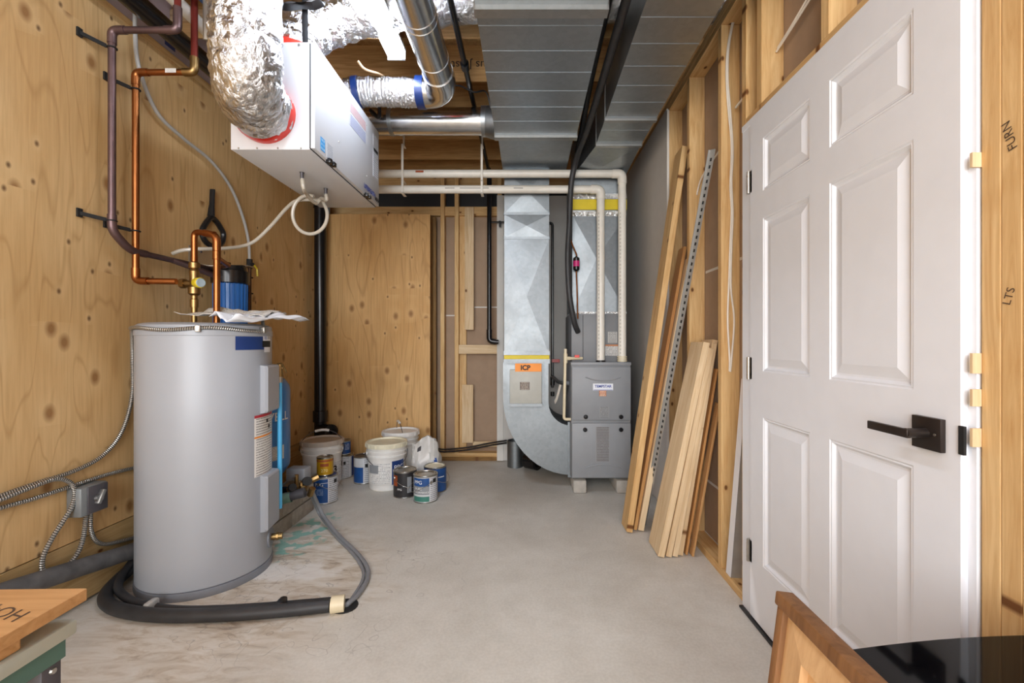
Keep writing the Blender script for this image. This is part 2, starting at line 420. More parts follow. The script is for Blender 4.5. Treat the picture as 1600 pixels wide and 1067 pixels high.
    def build(s, name, mat, parent=None, sharp=.6, origin=None):
        bm = s.bm
        bmesh.ops.recalc_face_normals(bm, faces=bm.faces[:])
        if parent is not None: L = wloc(parent)
        elif origin is not None: L = V(origin)
        else:
            xs = [v.co for v in bm.verts]
            L = V(((min(p.x for p in xs) + max(p.x for p in xs)) / 2, (min(p.y for p in xs) + max(p.y for p in xs)) / 2, min(p.z for p in xs)))
        bmesh.ops.translate(bm, verts=bm.verts[:], vec=-L)
        me = bpy.data.meshes.new(name); bm.to_mesh(me); bm.free()
        for m in (mat if isinstance(mat, (list, tuple)) else [mat]): me.materials.append(m)
        try: me.set_sharp_from_angle(angle=sharp)
        except Exception: pass
        o = bpy.data.objects.new(name, me); COL.objects.link(o)
        if parent is not None: o.parent = parent
        else: o.location = L
        return o
def wloc(o):
    L = V((0, 0, 0))
    while o is not None: L = L + o.location; o = o.parent
    return L
def tag(o, label, cat, group=None):
    o['label'] = label; o['category'] = cat
    if group: o['group'] = group
    return o
def thing(name, label, cat, loc, group=None):
    o = bpy.data.objects.new(name, None); COL.objects.link(o); o.location = V(loc); o.empty_display_size = .1
    return tag(o, label, cat, group)
def struct(name, loc=(0, 0, 0)):
    o = bpy.data.objects.new(name, None); COL.objects.link(o); o.location = V(loc); o['kind'] = 'structure'; return o
def boxo(name, mat, parent, *a, bev=0.0):
    b = B(); b.box(*a, bev=bev); return b.build(name, mat, parent)
def tubeo(name, mat, parent, pts, r, seg=10, **k):
    b = B(); b.tube(pts, r, seg, **k); return b.build(name, mat, parent)
def latho(name, mat, parent, prof, c, ax=(0, 0, 1), seg=28, **k):
    b = B(); b.lathe(prof, c, ax, seg, **k); return b.build(name, mat, parent, .45)
def board(name, mat, p0, p1, wdir, wid, thk, parent=None, bev=.002):  # a stick: local z runs along the grain
    p0, p1 = V(p0), V(p1); az = (p1 - p0).normalized(); ax = V(wdir); ax = (ax - az * ax.dot(az)).normalized(); ay = az.cross(ax)
    L = (p1 - p0).length; b = B(); b.obox(V((0, 0, L / 2)), V((1, 0, 0)), V((0, 1, 0)), V((0, 0, 1)), wid, thk, L, bev)
    bmesh.ops.recalc_face_normals(b.bm, faces=b.bm.faces[:])
    me = bpy.data.meshes.new(name); b.bm.to_mesh(me); b.bm.free(); me.materials.append(mat)
    o = bpy.data.objects.new(name, me); COL.objects.link(o)
    o.parent = parent; base = wloc(parent) if parent else V((0, 0, 0))
    m = Matrix((ax, ay, az)).transposed().to_4x4(); m.translation = p0 - base
    o.matrix_local = m; return o
def sticker(name, mat, parent, c, right, up, wd, ht, t=.0008):
    b = B(); r, u = V(right).normalized(), V(up).normalized(); n = r.cross(u); c = V(c)
    q = [c + r * (i * wd / 2) + u * (j * ht / 2) for i, j in ((-1, -1), (1, -1), (1, 1), (-1, 1))]
    b.poly([p + n * t for p in q], [(0, 0), (1, 0), (1, 1), (0, 1)])
    for i in range(4): b.poly([q[i], q[(i + 1) % 4], q[(i + 1) % 4] + n * t, q[i] + n * t])
    bmesh.ops.remove_doubles(b.bm, verts=b.bm.verts[:], dist=1e-6)
    return b.build(name, mat, parent)
def patch(name, mat, parent, c, r, a0, a1, z0, z1, seg=10, t=.0009):  # label wrapped on a cylinder, angles in degrees
    b = B(); c = V(c); b.sm = True; cols = []
    for k in range(seg + 1):
        a = math.radians(a0 + (a1 - a0) * k / seg); d = V((math.cos(a), math.sin(a), 0))
        cols.append((b.v(c + d * (r + t) + V((0, 0, z0))), b.v(c + d * (r + t) + V((0, 0, z1)))))
    for k in range(seg):
        b.face([cols[k][0], cols[k + 1][0], cols[k + 1][1], cols[k][1]], [(k / seg, 0), ((k + 1) / seg, 0), ((k + 1) / seg, 1), (k / seg, 1)])
    return b.build(name, mat, parent)
def text(name, s, size, fn, mat, parent, align='CENTER', depth=.0006, bold=0.0):
    cu = bpy.data.curves.new('t', 'FONT'); cu.body = s; cu.size = size; cu.align_x = align; cu.align_y = 'CENTER'; cu.offset = bold; cu.resolution_u = 3
    o = bpy.data.objects.new('t', cu); COL.objects.link(o)
    dg = bpy.context.evaluated_depsgraph_get(); me = bpy.data.meshes.new_from_object(o.evaluated_get(dg))
    bpy.data.objects.remove(o); L = wloc(parent)
    for vv in me.vertices: vv.co = V(fn(vv.co.x, vv.co.y)) - L
    me.materials.clear(); me.materials.append(mat); me.name = name
    q = bpy.data.objects.new(name, me); COL.objects.link(q); q.parent = parent; return q
def flat(c, right, up, off=.0016):
    c, r, u = V(c), V(right).normalized(), V(up).normalized(); n = r.cross(u)
    return lambda x, y: c + r * x + u * y + n * off
def cylmap(c, R, adeg, z, off=.002):
    c = V(c); a0 = math.radians(adeg)
    return lambda x, y: c + V((math.cos(a0 + x / R) * (R + off), math.sin(a0 + x / R) * (R + off), z + y))
EX, EY, EZ = V((1, 0, 0)), V((0, 1, 0)), V((0, 0, 1))

# ------------------------------------------------------------------ setting: floor, walls, ceiling
fb = B(); fb.box(-2.0, 1.15, -2.7, 4.6, -.12, 0); floor = fb.build('floor', M_conc, origin=(0, 0, 0)); floor['kind'] = 'structure'

XL, XR = -1.90, .93
wall_l = struct('wall_left', (XL, 0, 0))
ys = [-2.6, -1.14, .08, 1.30, 2.52, 3.74, 4.16]
for a, b_ in zip(ys, ys[1:]):
    boxo('plywood_sheet', M_plyL, wall_l, XL - .018, XL, a + .001, b_ - .001, .287, 2.625)
board('bottom_board', M_board, (XL - .02, -2.6, .148), (XL - .02, 4.16, .148), EZ, .268, .038, wall_l)
board('top_plate', M_pine, (XL - .045, -2.6, 2.645), (XL - .045, 4.6, 2.645), EX, .09, .038, wall_l)
boxo('foam_strip', M_foamp, wall_l, XL - .06, XL - .012, -2.6, 5.2, 2.664, 3.02)
boxo('backing', M_sheet, wall_l, XL - .11, XL - .08, -2.6, 4.6, 0, 3.02)
logo = sticker('printed_tag', M_navy, wall_l, at(262, 68, XL * F / (262 - CX)) + V((.012, 0, 0)), EY, EZ, .07, .05)

wall_b = struct('wall_back', (-.6, 4.3, 0))
boxo('plywood_sheet', M_plyB, wall_b, -1.90, -.883, 4.13, 4.148, .03, 2.285)
board('stud', M_brown, (-.902, 4.195, 0), (-.902, 4.195, 2.28), EY, .09, .036, wall_b)
board('stud', M_brown, (-.905, 4.30, 0), (-.905, 4.30, 2.30), EX, .09, .036, wall_b)
for x_ in (-1.86, -1.38):
    board('stud', M_pine, (x_, 4.195, 0), (x_, 4.195, 2.28), EY, .09, .036, wall_b)
board('bottom_plate', M_brown, (-1.88, 4.345, .019), (-.22, 4.345, .019), EY, .09, .038, wall_b)
board('bottom_plate', M_pine, (-.86, 4.345, .057), (-.26, 4.345, .057), EY, .089, .037, wall_b)
for x0 in (-.822, -.688, -.282):
    board('stud', M_pine, (x0 + .019, 4.344, .076), (x0 + .019, 4.344, 2.72), EY, .089, .038, wall_b)
board('stud', M_pine, (-.62, 4.38, .076), (-.62, 4.38, 2.33), EX, .07, .036, wall_b)
board('nailer', M_pine2, (-.55, 4.315, 1.24), (-.55, 4.315, 2.40), EX, .085, .02, wall_b)
board('nailer', M_pine2, (-.565, 4.315, .17), (-.565, 4.315, .72), EX, .105, .02, wall_b)
board('blocking', M_pine2, (-.648, 4.312, 1.055), (-.285, 4.312, 1.055), EZ, .085, .03, wall_b)
board('blocking', M_pine2, (-.52, 4.35, .15), (-.285, 4.35, .15), EZ, .05, .03, wall_b)
board('plate', M_pine, (-1.88, 4.36, 2.37), (-.26, 4.36, 2.37), EZ, .085, .06, wall_b)
boxo('drywall_backing', M_paper, wall_b, -1.9, -.26, 4.392, 4.405, .04, 2.33)
sticker('taped_seam', M_dwhite, wall_b, (-.75, 4.391, 1.38), EX, EZ, .1, .012)
sticker('taped_seam', M_dwhite, wall_b, (-.40, 4.391, 1.46), EX, EZ, .22, .012)
boxo('dark_sheet', M_sheet, wall_b, -1.9, .95, 4.42, 4.44, 2.2, 2.60)  # plain black sheet closing the gap above the plate
board('rim_board', M_pine, (-1.95, 4.53, 2.69), (1.0, 4.53, 2.69), EZ, .20, .03, wall_b)
boxo('drywall_sheet', M_drywall, wall_b, -.26, .93, 4.28, 4.293, .01, 2.50)
boxo('drywall_edge', M_dwhite, wall_b, -.285, -.225, 4.268, 4.28, .01, 2.50)

wall_r = struct('wall_right', (XR, 1.5, 0))
boxo('drywall_sheet', M_drywall, wall_r, XR - .013, XR, 3.0, 4.28, .01, 2.66)
boxo('drywall_edge', M_dwhite, wall_r, XR - .0135, XR, 2.985, 3.0, .01, 2.645)
def rstud(y, z0=.038, z1=2.644, m=None):
    return board('stud', m or M_pine, (XR + .0445, y + .019, z0), (XR + .0445, y + .019, z1), EX, .089, .038, wall_r)
for y in (3.40, 3.80, 4.2): rstud(y)
for y in (2.992, 2.613, 2.182, 1.935): rstud(y)
for y in (1.807, 1.404, 1.0): rstud(y, 2.072)
for y, m in ((.894, M_pine), (.8552, M_pine), (.8165, M_pine), (.7775, M_pine), (.40, M_pine), (.0, M_pine), (-.41, M_pine)):
    rstud(y, .038, 2.644, m)
board('bottom_plate', M_pine, (XR + .0445, 1.90, .019), (XR + .0445, 4.28, .019), EX, .089, .038, wall_r)
board('bottom_plate', M_pine, (XR + .0445, -2.6, .019), (XR + .0445, .931, .019), EX, .089, .038, wall_r)
board('top_plate', M_pine, (XR + .0445, -2.6, 2.663), (XR + .0445, 4.28, 2.663), EX, .089, .036, wall_r)
board('top_plate', M_pine, (XR + .0445, -2.6, 2.70), (XR + .0445, 4.28, 2.70), EX, .089, .036, wall_r)
board('header', M_pine, (XR + .0445, .931, 2.053), (XR + .0445, 1.935, 2.053), EX, .089, .038, wall_r)
boxo('drywall_backing', M_paper, wall_r, 1.02, 1.033, -2.6, 4.28, .04, 2.72)
for z, y0, y1 in ((1.52, 2.0, 2.6), (1.36, 2.66, 2.98), (.34, 2.25, 2.6)):
    board('taped_seam', M_dwhite, (1.0195, y0, z), (1.0195, y1, z), EZ, .014, .002, wall_r, 0)
# shims between jamb and studs
for px, y0, y1 in ((0, 235, 258), (0, 552, 584), (0, 609, 636), (0, 671, 700)):
    za = H - (y1 - CY) / 770; zb = H - (y0 - CY) / 770
    boxo('shim', M_pine2, wall_r, .912, 1.0, .9322, .938, za, zb)
text('handwriting', 'FURN', .024, flat((XR - .002, .8755, 1.518), V((0, .25, 1)), V((0, 1, -.25)), .0002), M_pencil, wall_r)
text('handwriting', 'LTS', .022, flat((XR - .002, .8765, 1.209), V((0, -.3, 1)) * 1, V((0, 1, .3)), .0002), M_pencil, wall_r)

wall_f = struct('wall_front', (0, -2.6, 0))
boxo('drywall_sheet', M_dwhite, wall_f, -2.0, 1.1, -2.65, -2.6, 0, 3.02)

ceil = struct('ceiling', (0, 0, 2.72))
boxo('subfloor', M_osb, ceil, -2.0, 1.15, -2.7, 5.3, 3.02, 3.04)
for k in range(-11, 7):
    y = 2.42 + .406 * k
    j = board('joist', M_osb, (-1.99, y + .032, 2.87), (1.1, y + .032, 2.87), EZ, .224, .010, ceil, 0)
    for z in (2.739, 3.0):
        b = B(); b.box(-1.99, 1.1, y, y + .0635, z - .019, z + .019)
        # flange as a sub-part: aligned to the joist's own frame
        fo = board('flange', M_pine if k != 0 else M_pine2, (-1.99, y + .032, z), (1.1, y + .032, z), EY, .0635, .038, None, .001)
        b.bm.free()
        mw = fo.matrix_local.copy(); fo.parent = j; jm = Matrix.Translation(ceil.location) @ j.matrix_local
        fo.matrix_local = jm.inverted() @ mw
text('joist_print', 'Trus Joist', .075, flat((-.33, 2.42 + .406 + .026, 2.86), V((-1, 0, 0)), V((0, 0, -1)), .001), M_ink, ceil)

# ------------------------------------------------------------------ door in the right wall
XD = .91
door = struct('door_1', (XD, 1.4, 0))
Yh, Yl, ZT = 1.859, .956, 2.008
b = B()
cols = [(1.758, 1.466), (1.371, 1.073)]; rows = [(1.910, 1.706), (1.600, 1.008), (.830, .254)]
yc = [Yh, cols[0][0], cols[0][1], cols[1][0], cols[1][1], Yl]
zc = [ZT, 1.910, 1.706, 1.600, 1.008, .830, .254, .012]
def dq(b, ya, yb, za, zb, d=0): b.poly([(XD + d, ya, za), (XD + d, yb, za), (XD + d, yb, zb), (XD + d, ya, zb)])
for i in range(5):
    for j in range(7):
        if i in (1, 3) and j in (1, 3, 5): continue
        dq(b, yc[i], yc[i + 1], zc[j], zc[j + 1])
b.poly([(XD + .035, Yh, .012), (XD + .035, Yl, .012), (XD + .035, Yl, ZT), (XD + .035, Yh, ZT)])
for (ya, yb, za, zb) in ((Yl, Yl, .012, ZT), (Yh, Yh, .012, ZT)):
    b.poly([(XD, ya, za), (XD, yb, zb), (XD + .035, yb, zb), (XD + .035, ya, za)])
b.poly([(XD, Yh, ZT), (XD, Yl, ZT), (XD + .035, Yl, ZT), (XD + .035, Yh, ZT)])
bmesh.ops.remove_doubles(b.bm, verts=b.bm.verts[:], dist=1e-5)
slab = b.build('door_slab', M_white, door)
for ya, yb in cols:
    for za, zb in rows:
        b = B(); prof = [(0, 0), (.004, .003), (.008, .002), (.016, .010), (.022, .0105), (.050, .003), (.052, .003)]
        prev = None
        for ins, d in prof:
            ring = [b.v((XD + d, y, z)) for y, z in ((ya - ins, za - ins), (yb + ins, za - ins), (yb + ins, zb + ins), (ya - ins, zb + ins))]
            if prev:
                for i in range(4): b.face([prev[i], prev[(i + 1) % 4], ring[(i + 1) % 4], ring[i]])
            prev = ring
        b.face(prev); b.build('raised_panel', M_white, slab, .2)
b = B(); b.box(.926, 1.0, .938, .9555, 0, 2.009); b.build('jamb', M_white, door)
b = B(); b.box(.914, 1.0, 1.861, 1.934, 0, 2.03); b.build('jamb', M_white, door)
b = B(); b.box(.912, 1.0, .938, 1.934, 2.010, 2.0335); b.build('jamb', M_white, door)
b = B(); b.box(.948, 1.02, .918, 1.93, 0, 2.02); b.build('door_stop_backing', M_white, door)
for z in (1.775, 1.015, .27):
    b = B(); b.cyl((XD - .004, 1.866, z - .045), (XD - .004, 1.866, z + .045), .0065, 12); b.box(XD, XD + .004, 1.845, 1.875, z - .044, z + .044)
    for q in (-.027, 0, .027): b.cyl((XD - .004, 1.866, z + q - .001), (XD - .004, 1.866, z + q + .001), .0072, 12)
    b.build('hinge', M_hinge, door)
hd = B(); hd.box(XD - .012, XD, .989, 1.064, .879, .952, bev=.0015); handle = hd.build('handle_rose', M_bronze, door)
tubeo('spindle', M_bronze, handle, [(XD - .012, 1.026, .916), (XD - .058, 1.026, .916)], .011, 14)
b = B(); b.obox(V((XD - .056, 1.078, .9155)), EX, EY, EZ, .010, .12, .020, bev=.002); b.build('lever', M_bronze, handle)
latho('screw', M_hinge, handle, [(0, 0), (.003, 0), (.003, .0015), (0, .0018)], (XD - .012, 1.003, .916), (-1, 0, 0), 10)
boxo('strike_plate', M_blackm, door, XD - .004, XD + .002, .945, .957, .885, .945)
boxo('threshold', M_black, door, XD - .012, XD + .06, .956, 1.93, 0, .008)

# ------------------------------------------------------------------ ceiling light strips
def led(name, label, x, y0, y1, strength, z=2.715):
    t = thing(name, label, 'light', (x, (y0 + y1) / 2, z - .06))
    boxo('housing', M_white, t, x - .05, x + .05, y0, y1, z - .02, z)
    b = B(); b.sm = True
    pr = [(-.046, -.02), (-.046, -.045), (-.03, -.06), (.03, -.06), (.046, -.045), (.046, -.02)]
    b.prism([(x + p, y0 + .01, z + q) for p, q in pr], (0, y1 - y0 - .02, 0))
    b.build('diffuser', emit('led_glow_' + name, '#e6f0ff', strength), t)
    for y in (y0, y1 - .01): boxo('end_cap', M_white, t, x - .048, x + .048, y, y + .0105, z - .062, z)
led('strip_light', 'white glowing LED strip light under the joists beside the round steel duct', -.71, 1.25, 2.475, LED1)
led('strip_light', 'added white LED fill strip, out of view under the joists, near the front wall', -.35, -1.75, -.50, LED_FILL)  # added fixture, unseen, only fills the room from behind the viewer
led('strip_light', 'other added white LED fill strip, out of view under the joists behind the viewer, right of the middle', .35, -1.75, -.50, LED_FILL)  # its twin, likewise added out of view as fill

# ------------------------------------------------------------------ sheet metal trunks, drops, furnace
def seams(b, x0, x1, ys, z, t=.006):
    for y in ys: b.box(x0 - .002, x1 + .002, y - .006, y + .006, z - t, z)
D = thing('return_air_duct', 'wide rectangular galvanized ceiling duct with a drop and elbow into the furnace side', 'duct', (0, 3.5, .1))
b = B(); b.box(-.206, .316, 1.0, 2.93, 2.45, 2.685); b.build('trunk', M_galv, D)
b = B(); b.box(-.19, .30, 2.93, 3.62, 2.452, 2.68); b.build('trunk', M_galv, D)
for k in range(11): boxo('seam', M_galv, D, -.207, .317, 1.25 + .165 * k, 1.253 + .165 * k, 2.4485, 2.4505)
for y, hgt in ((1.79, .02), (2.92, .014)):
    boxo('joint_band', M_tape, D, -.212, .322, y, y + .05, 2.45 - hgt, 2.69)
Y0, s0 = 3.50, F / 3.50
def dz(py): return H - (py - CY) / s0
def dx(px): return (px - CX) / s0
xa, xb = dx(788), dx(858)
b = B(); b.box(xa, xb, Y0 + .006, Y0 + .5, dz(556), 2.46); b.build('drop', M_galvd, D)
def crossbreak(name, parent, x0, x1, z0, z1, y, proud=.009, mat=M_galvd, ax=.5, az=.5):
    b = B(); A = V((x0 + (x1 - x0) * ax, y - proud, z0 + (z1 - z0) * az)); q = [V((x0, y, z0)), V((x1, y, z0)), V((x1, y, z1)), V((x0, y, z1))]
    for i in range(4): b.poly([q[i], q[(i + 1) % 4], A])
    return b.build(name, mat or M_galv, parent, .01)
zs = [dz(553), dz(371), dz(333), dz(262)]
for i in range(3):
    crossbreak('crossbroken_panel', D, xa, xb, zs[i], zs[i + 1] - .012, Y0, (.016, .012, .012)[i])
    boxo('slip_joint', M_galvd, D, xa - .003, xb + .003, Y0 - .005, Y0 + .3, zs[i + 1] - .014, zs[i + 1] + .006)
boxo('yellow_filter_slot', M_yellow, D, xa - .002, xb + .002, Y0 - .004, Y0 + .5, dz(561), dz(554))
boxo('slip_joint', M_galvd, D, xa - .005, xb + .005, Y0 - .012, Y0 + .5, dz(554.5), dz(548))
boxo('slip_joint', M_galvd, D, xa - .005, xb + .005, Y0 - .012, Y0 + .5, dz(568), dz(561))
# elbow: flat cheek with curved heel and throat
out = [(dx(786), dz(566)), (dx(786), dz(620))]
for k in range(1, 13):
    a = PI / 2 * k / 12; out.append((dx(893 - 107 * math.cos(a)), dz(620 + 122 * math.sin(a))))
inn = [(dx(893), dz(665))]
for k in range(1, 8):
    a = PI / 2 * (1 - k / 7); inn.append((dx(893 - 36 * math.cos(a)), dz(629 + 36 * math.sin(a))))
inn.append((dx(857), dz(566)))
b = B(); b.prism([(x, Y0, z) for x, z in out + inn], (0, .5, 0)); b.build('elbow', M_galvd, D, .5)
boxo('elbow_flange', M_galvd, D, dx(887), dx(894), Y0 - .012, Y0 + .5, dz(745), dz(659))
hb = boxo('filter_frame', M_galvd, D, dx(792), dx(850), Y0 - .012, Y0, dz(634), dz(570))
fbx = boxo('filter_box', M_grayb, D, dx(797), dx(846), Y0 - .055, Y0 - .012, dz(630), dz(577), bev=.003)
boxo('box_ledge', M_galvd, D, dx(797), dx(847), Y0 - .06, Y0 - .014, dz(633.5), dz(629))
st = sticker('orange_sticker', M_orangep, D, (dx(825.5), Y0 - .0555, dz(573.5)), EX, EZ, .2, .062)
text('lettering', 'ICP', .05, flat((dx(821), Y0 - .0565, dz(574)), EX, EZ), M_ink, st, bold=.002)
sticker('brown_label', M_pr_brown, fbx, (dx(820), Y0 - .0552, dz(602)), EX, EZ, .072, .06)

S = thing('supply_air_duct', 'rectangular galvanized ceiling duct along the right stud wall above the furnace', 'duct', (.55, 3.6, 1.36))
b = B(); b.box(.463, .765, 1.0, 3.08, 2.45, 2.685); b.build('trunk', M_galv, S)
for k in range(12): boxo('seam', M_galv, S, .462, .766, 1.2 + .165 * k, 1.203 + .165 * k, 2.4485, 2.4505)
for y in (2.70, 3.05): boxo('joint_band', M_tape, S, .458, .77, y, y + .03, 2.437, 2.69)
b = B(); A = [V((.463, 3.08, 2.45)), V((.765, 3.08, 2.45)), V((.765, 3.08, 2.68)), V((.463, 3.08, 2.68))]
E2 = [V((.345, 3.62, 2.42)), V((.77, 3.62, 2.42)), V((.77, 3.62, 2.68)), V((.345, 3.62, 2.68))]
va = [b.v(p) for p in A]; ve = [b.v(p) for p in E2]; mid = b.v((.56, 3.34, 2.415))
b.face([va[0], va[1], mid]); b.face([va[1], ve[1], mid]); b.face([ve[1], ve[0], mid]); b.face([ve[0], va[0], mid])
for i in (1, 2, 3): b.face([va[i], va[(i + 1) % 4], ve[(i + 1) % 4], ve[i]])
b.face(ve[::-1]); b.face(va); b.build('transition', M_galv, S, .1)
boxo('plenum', M_galv, S, .346, .760, Y0 + .006, Y0 + .5, dz(490), 2.45)
crossbreak('crossbroken_panel', S, .346, .760, dz(489), dz(336), Y0, .022, ax=.44, az=.55)
boxo('foil_tape', M_foil2, S, .342, .763, Y0 - .004, Y0 + .4, dz(338), dz(330))
boxo('yellow_strip', M_yellow, S, .342, .763, Y0 - .010, Y0 + .4, dz(328), dz(312))
boxo('foil_tape', M_foil2, S, .342, .763, Y0 - .006, Y0 + .4, dz(311), dz(303))
boxo('foil_tape', M_foil2, S, .342, .763, Y0 - .005, Y0 + .4, dz(491), dz(487))

# furnace with coil cabinet
Yf = 3.36; sf = F / Yf
def fx(px): return (px - CX) / sf
def fz(py): return H - (py - CY) / sf
FU = thing('furnace', 'gray two-door gas furnace standing on small blocks beside the gray wall', 'furnace', (fx(939), 3.7, .1))
x0, x1 = fx(893), fx(986)
boxo('cabinet', M_furn, FU, x0, x1, Yf + .012, 4.08, fz(748), fz(568), bev=.006)
up = boxo('upper_door', M_furn, FU, x0 + .002, x1 - .002, Yf - .006, Yf + .012, fz(656.5), fz(573), bev=.006)
lo = boxo('lower_door', M_furn, FU, x0 + .002, x1 - .002, Yf - .006, Yf + .012, fz(746.5), fz(661), bev=.006)
boxo('top_lip', M_furn, FU, x0 - .003, x1 + .003, Yf + .004, 4.08, fz(571), fz(566), bev=.003)
def arcridge(parent, cx, cz, wd, sag):
    pts = [V((cx - wd / 2 + wd * k / 14, Yf - .006, cz + sag * (1 - (2 * k / 14 - 1) ** 2))) for k in range(15)]
    tubeo('embossed_arc', M_furn, parent, pts, .0045, 8)
arcridge(up, fx(942), fz(589), .26, -.028)
arcridge(lo, fx(942), fz(731), .26, .026)
for px, py, p in ((915, 651, up), (970, 651, up), (914, 671, lo), (970, 671, lo)):
    latho('knob', M_abs, p, [(0, 0), (.016, 0), (.016, .008), (.013, .013), (0, .014)], (fx(px), Yf - .006, fz(py)), (0, -1, 0), 18)
b_ = sticker('name_badge', M_white, up, (fx(942), Yf - .0062, fz(604.5)), EX, EZ, .148, .05)
text('lettering', 'TEMPSTAR', .026, flat((fx(942), Yf - .0072, fz(603.5)), EX, EZ), M_inkb, b_, bold=.0008)
boxo('badge_line', M_inkb, b_, fx(942) - .07, fx(942) + .07, Yf - .0082, Yf - .007, fz(609.3), fz(608.6))
sticker('orange_badge', printed('orange_badge_print', '#b5653a', '#efe0c8', 4, .4), up, (fx(941.5), Yf - .0062, fz(614.5)), EX, EZ, .052, .042)
sticker('etched_print', M_pr_furn2, up, (fx(944), Yf - .0062, fz(644)), EX, EZ, .07, .085)
sticker('warning_plate', M_pr_furn, lo, (fx(941.5), Yf - .0062, fz(693.5)), EX, EZ, .105, .255)
Yc = 3.47; s1 = F / Yc
cb_ = boxo('coil_cabinet', M_coil, FU, (893 - CX) / s1, (979 - CX) / s1, Yc, 4.0, fz(566), H - (490 - CY) / s1, bev=.002)
boxo('cabinet_seam', M_blackm, cb_, (910.5 - CX) / s1, (911.3 - CX) / s1, Yc - .001, Yc, fz(563), H - (492 - CY) / s1)
sticker('rating_label', M_pr_tag, cb_, ((957 - CX) / s1, Yc - .0002, H - (527 - CY) / s1), EX, EZ, .07, .085)
sticker('rating_label', printed('rating_print', '#c9c8c6', '#55504c', 8, .45, ('#b5703a', .14)), cb_, ((956 - CX) / s1, Yc - .0002, H - (547 - CY) / s1), EX, EZ, .10, .085)
for px in (906.5, 974):
    bl = B(); bl.box(fx(px - 10.5), fx(px + 10.5), Yf + .01, Yf + .68, 0, .099, bev=.012)
    tag(bl.build('foot_block', M_stone), 'light gray concrete block under the %s front corner of the furnace' % ('left' if px < 940 else 'right'), 'block')

# white vent pipes
Yp = 3.43; sp_ = F / Yp
def pp(px, py): return V(((px - CX) / sp_, Yp, H - (py - CY) / sp_))
for nm, py, px, xl, lab in (('upper', 271.5, 972, -1.2, 'upper white vent pipe running across to the furnace, turning down at far right'),
                            ('lower', 296, 938.5, -1.2, 'lower white vent pipe running across, turning down into the furnace top middle')):
    z = pp(0, py).z; X = pp(px, 0).x
    t = thing('vent_pipe', lab, 'pipe', (X, Yp, fz(567)))
    tubeo('pipe', M_pvc, t, [(xl, Yp, z), (X - .07, Yp, z)], .030, 18)
    tubeo('elbow', M_pvc, t, rpath([(X - .075, Yp, z), (X, Yp, z), (X, Yp, z - .075)], .06, 8), .0345, 18)
    tubeo('pipe', M_pvc, t, [(X, Yp, z - .07), (X, Yp, fz(566))], .030, 18)
    if nm == 'upper':
        b = B()
        for q in range(3): b.cyl((X, Yp, fz(566) + .004 + q * .015), (X, Yp, fz(566) + .013 + q * .015), .038, 16)
        b.build('ribbed_coupling', M_cpvc, t)
        sticker('red_tag', M_rust, t, (pp(657, 0).x, Yp - .0301, z + .006), EX, EZ, .06, .015)
    else:
        latho('black_collar', M_black, t, [(.031, 0), (.036, 0), (.036, .015), (.031, .018)], (X, Yp, fz(567)), seg=18)
        sticker('pipe_print', M_pr_pvc, t, (-.35, Yp - .0300, z), EX, EZ, .9, .014)
    sticker('pipe_print', printed('pipe_print_v', '#e4e0d6', '#77726b', 40, .5), t, (X - .018, Yp - .0262, 1.55), V((.8, -.55, 0)), EZ, .012, 1.1)
for px, top, lab in ((631, 220, 'white plastic pipe hanger nearest the white ventilation box'), (753.5, 222, 'white plastic pipe hanger beside the galvanized drop')):
    t = thing('pipe_hanger', lab, 'hanger', pp(px, 304))
    X = pp(px, 0).x
    zj = 2.72
    boxo('strap', M_pvc, t, X - .008, X + .008, Yp - .042, Yp - .0385, pp(0, 303).z, 2.60)
    boxo('strap', M_pvc, t, X - .008, X + .008, Yp - .042, Yp + .042, 2.597, 2.60)
    boxo('rod', M_pvc, t, X - .006, X + .006, Yp - .006, Yp + .006, 2.60, 2.795)
    for py in (284.5, 304): boxo('cradle', M_pvc, t, X - .01, X + .01, Yp - .042, Yp + .04, pp(0, py).z - .004, pp(0, py).z)

# ------------------------------------------------------------------ heat recovery ventilator and its ducts
HX0, HX1, HY0, HY1, HZ0, HZ1 = -1.285, -.92, 1.97, 2.82, 1.955, 2.42
HR = thing('ventilation_box', 'white metal heat recovery ventilator hanging from the joists on black straps', 'ventilator', ((HX0 + HX1) / 2, 2.4, HZ0))
boxo('case', M_hrv, HR, HX0, HX1 - .022, HY0, HY1, HZ0, HZ1, bev=.003)
dr = boxo('access_door', M_hrv, HR, HX1 - .020, HX1, HY0 + .001, HY1, HZ0 + .006, HZ1, bev=.003)
dr['label'] = 'white side door with blue and red print'
boxo('door_seam', M_blackm, HR, HX1 - .023, HX1 - .019, HY0 - .0005, HY1 - .004, HZ0 + .004, HZ1 - .004)
def hv(px, py): return at(px, py, HX1 * F / (px - CX))
for px, py in ((519, 260), (575, 312)):
    c = hv(px, py); c.z = HZ0 + .004
    b = B(); b.obox(c + V((.004, 0, 0)), EX, EY, EZ, .024, .03, .02, .003); b.obox(c + V((.004, -.04, 0)), EX, EY, EZ, .022, .026, .022, .003); b.obox(c + V((.002, -.02, -.002)), EX, EY, EZ, .014, .06, .012)
    b.build('latch', M_abs, HR)
def hvs(name, mat, px0, py0, px1, py1, par=None):
    a, c = hv(px0, py0), hv(px1, py1); m = (a + c) / 2; m.x = HX1 + .0002
    return sticker(name, mat, par or dr, m, EY, EZ, abs(c.y - a.y), abs(a.z - c.z))
sticker('badge', M_pr_estar, dr, (HX1 + .0002, 2.045, 2.008), EY, EZ, .045, .058)
sticker('small_print', M_pr_gray, dr, (HX1 + .0002, 2.12, 2.005), EY, EZ, .07, .07)
sticker('red_notice', M_pr_red, dr, (HX1 + .0002, 2.475, 2.345), EY, EZ, .26, .05)
sticker('blue_notice', M_pr_blue, dr, (HX1 + .0002, 2.475, 2.278), EY, EZ, .26, .062)
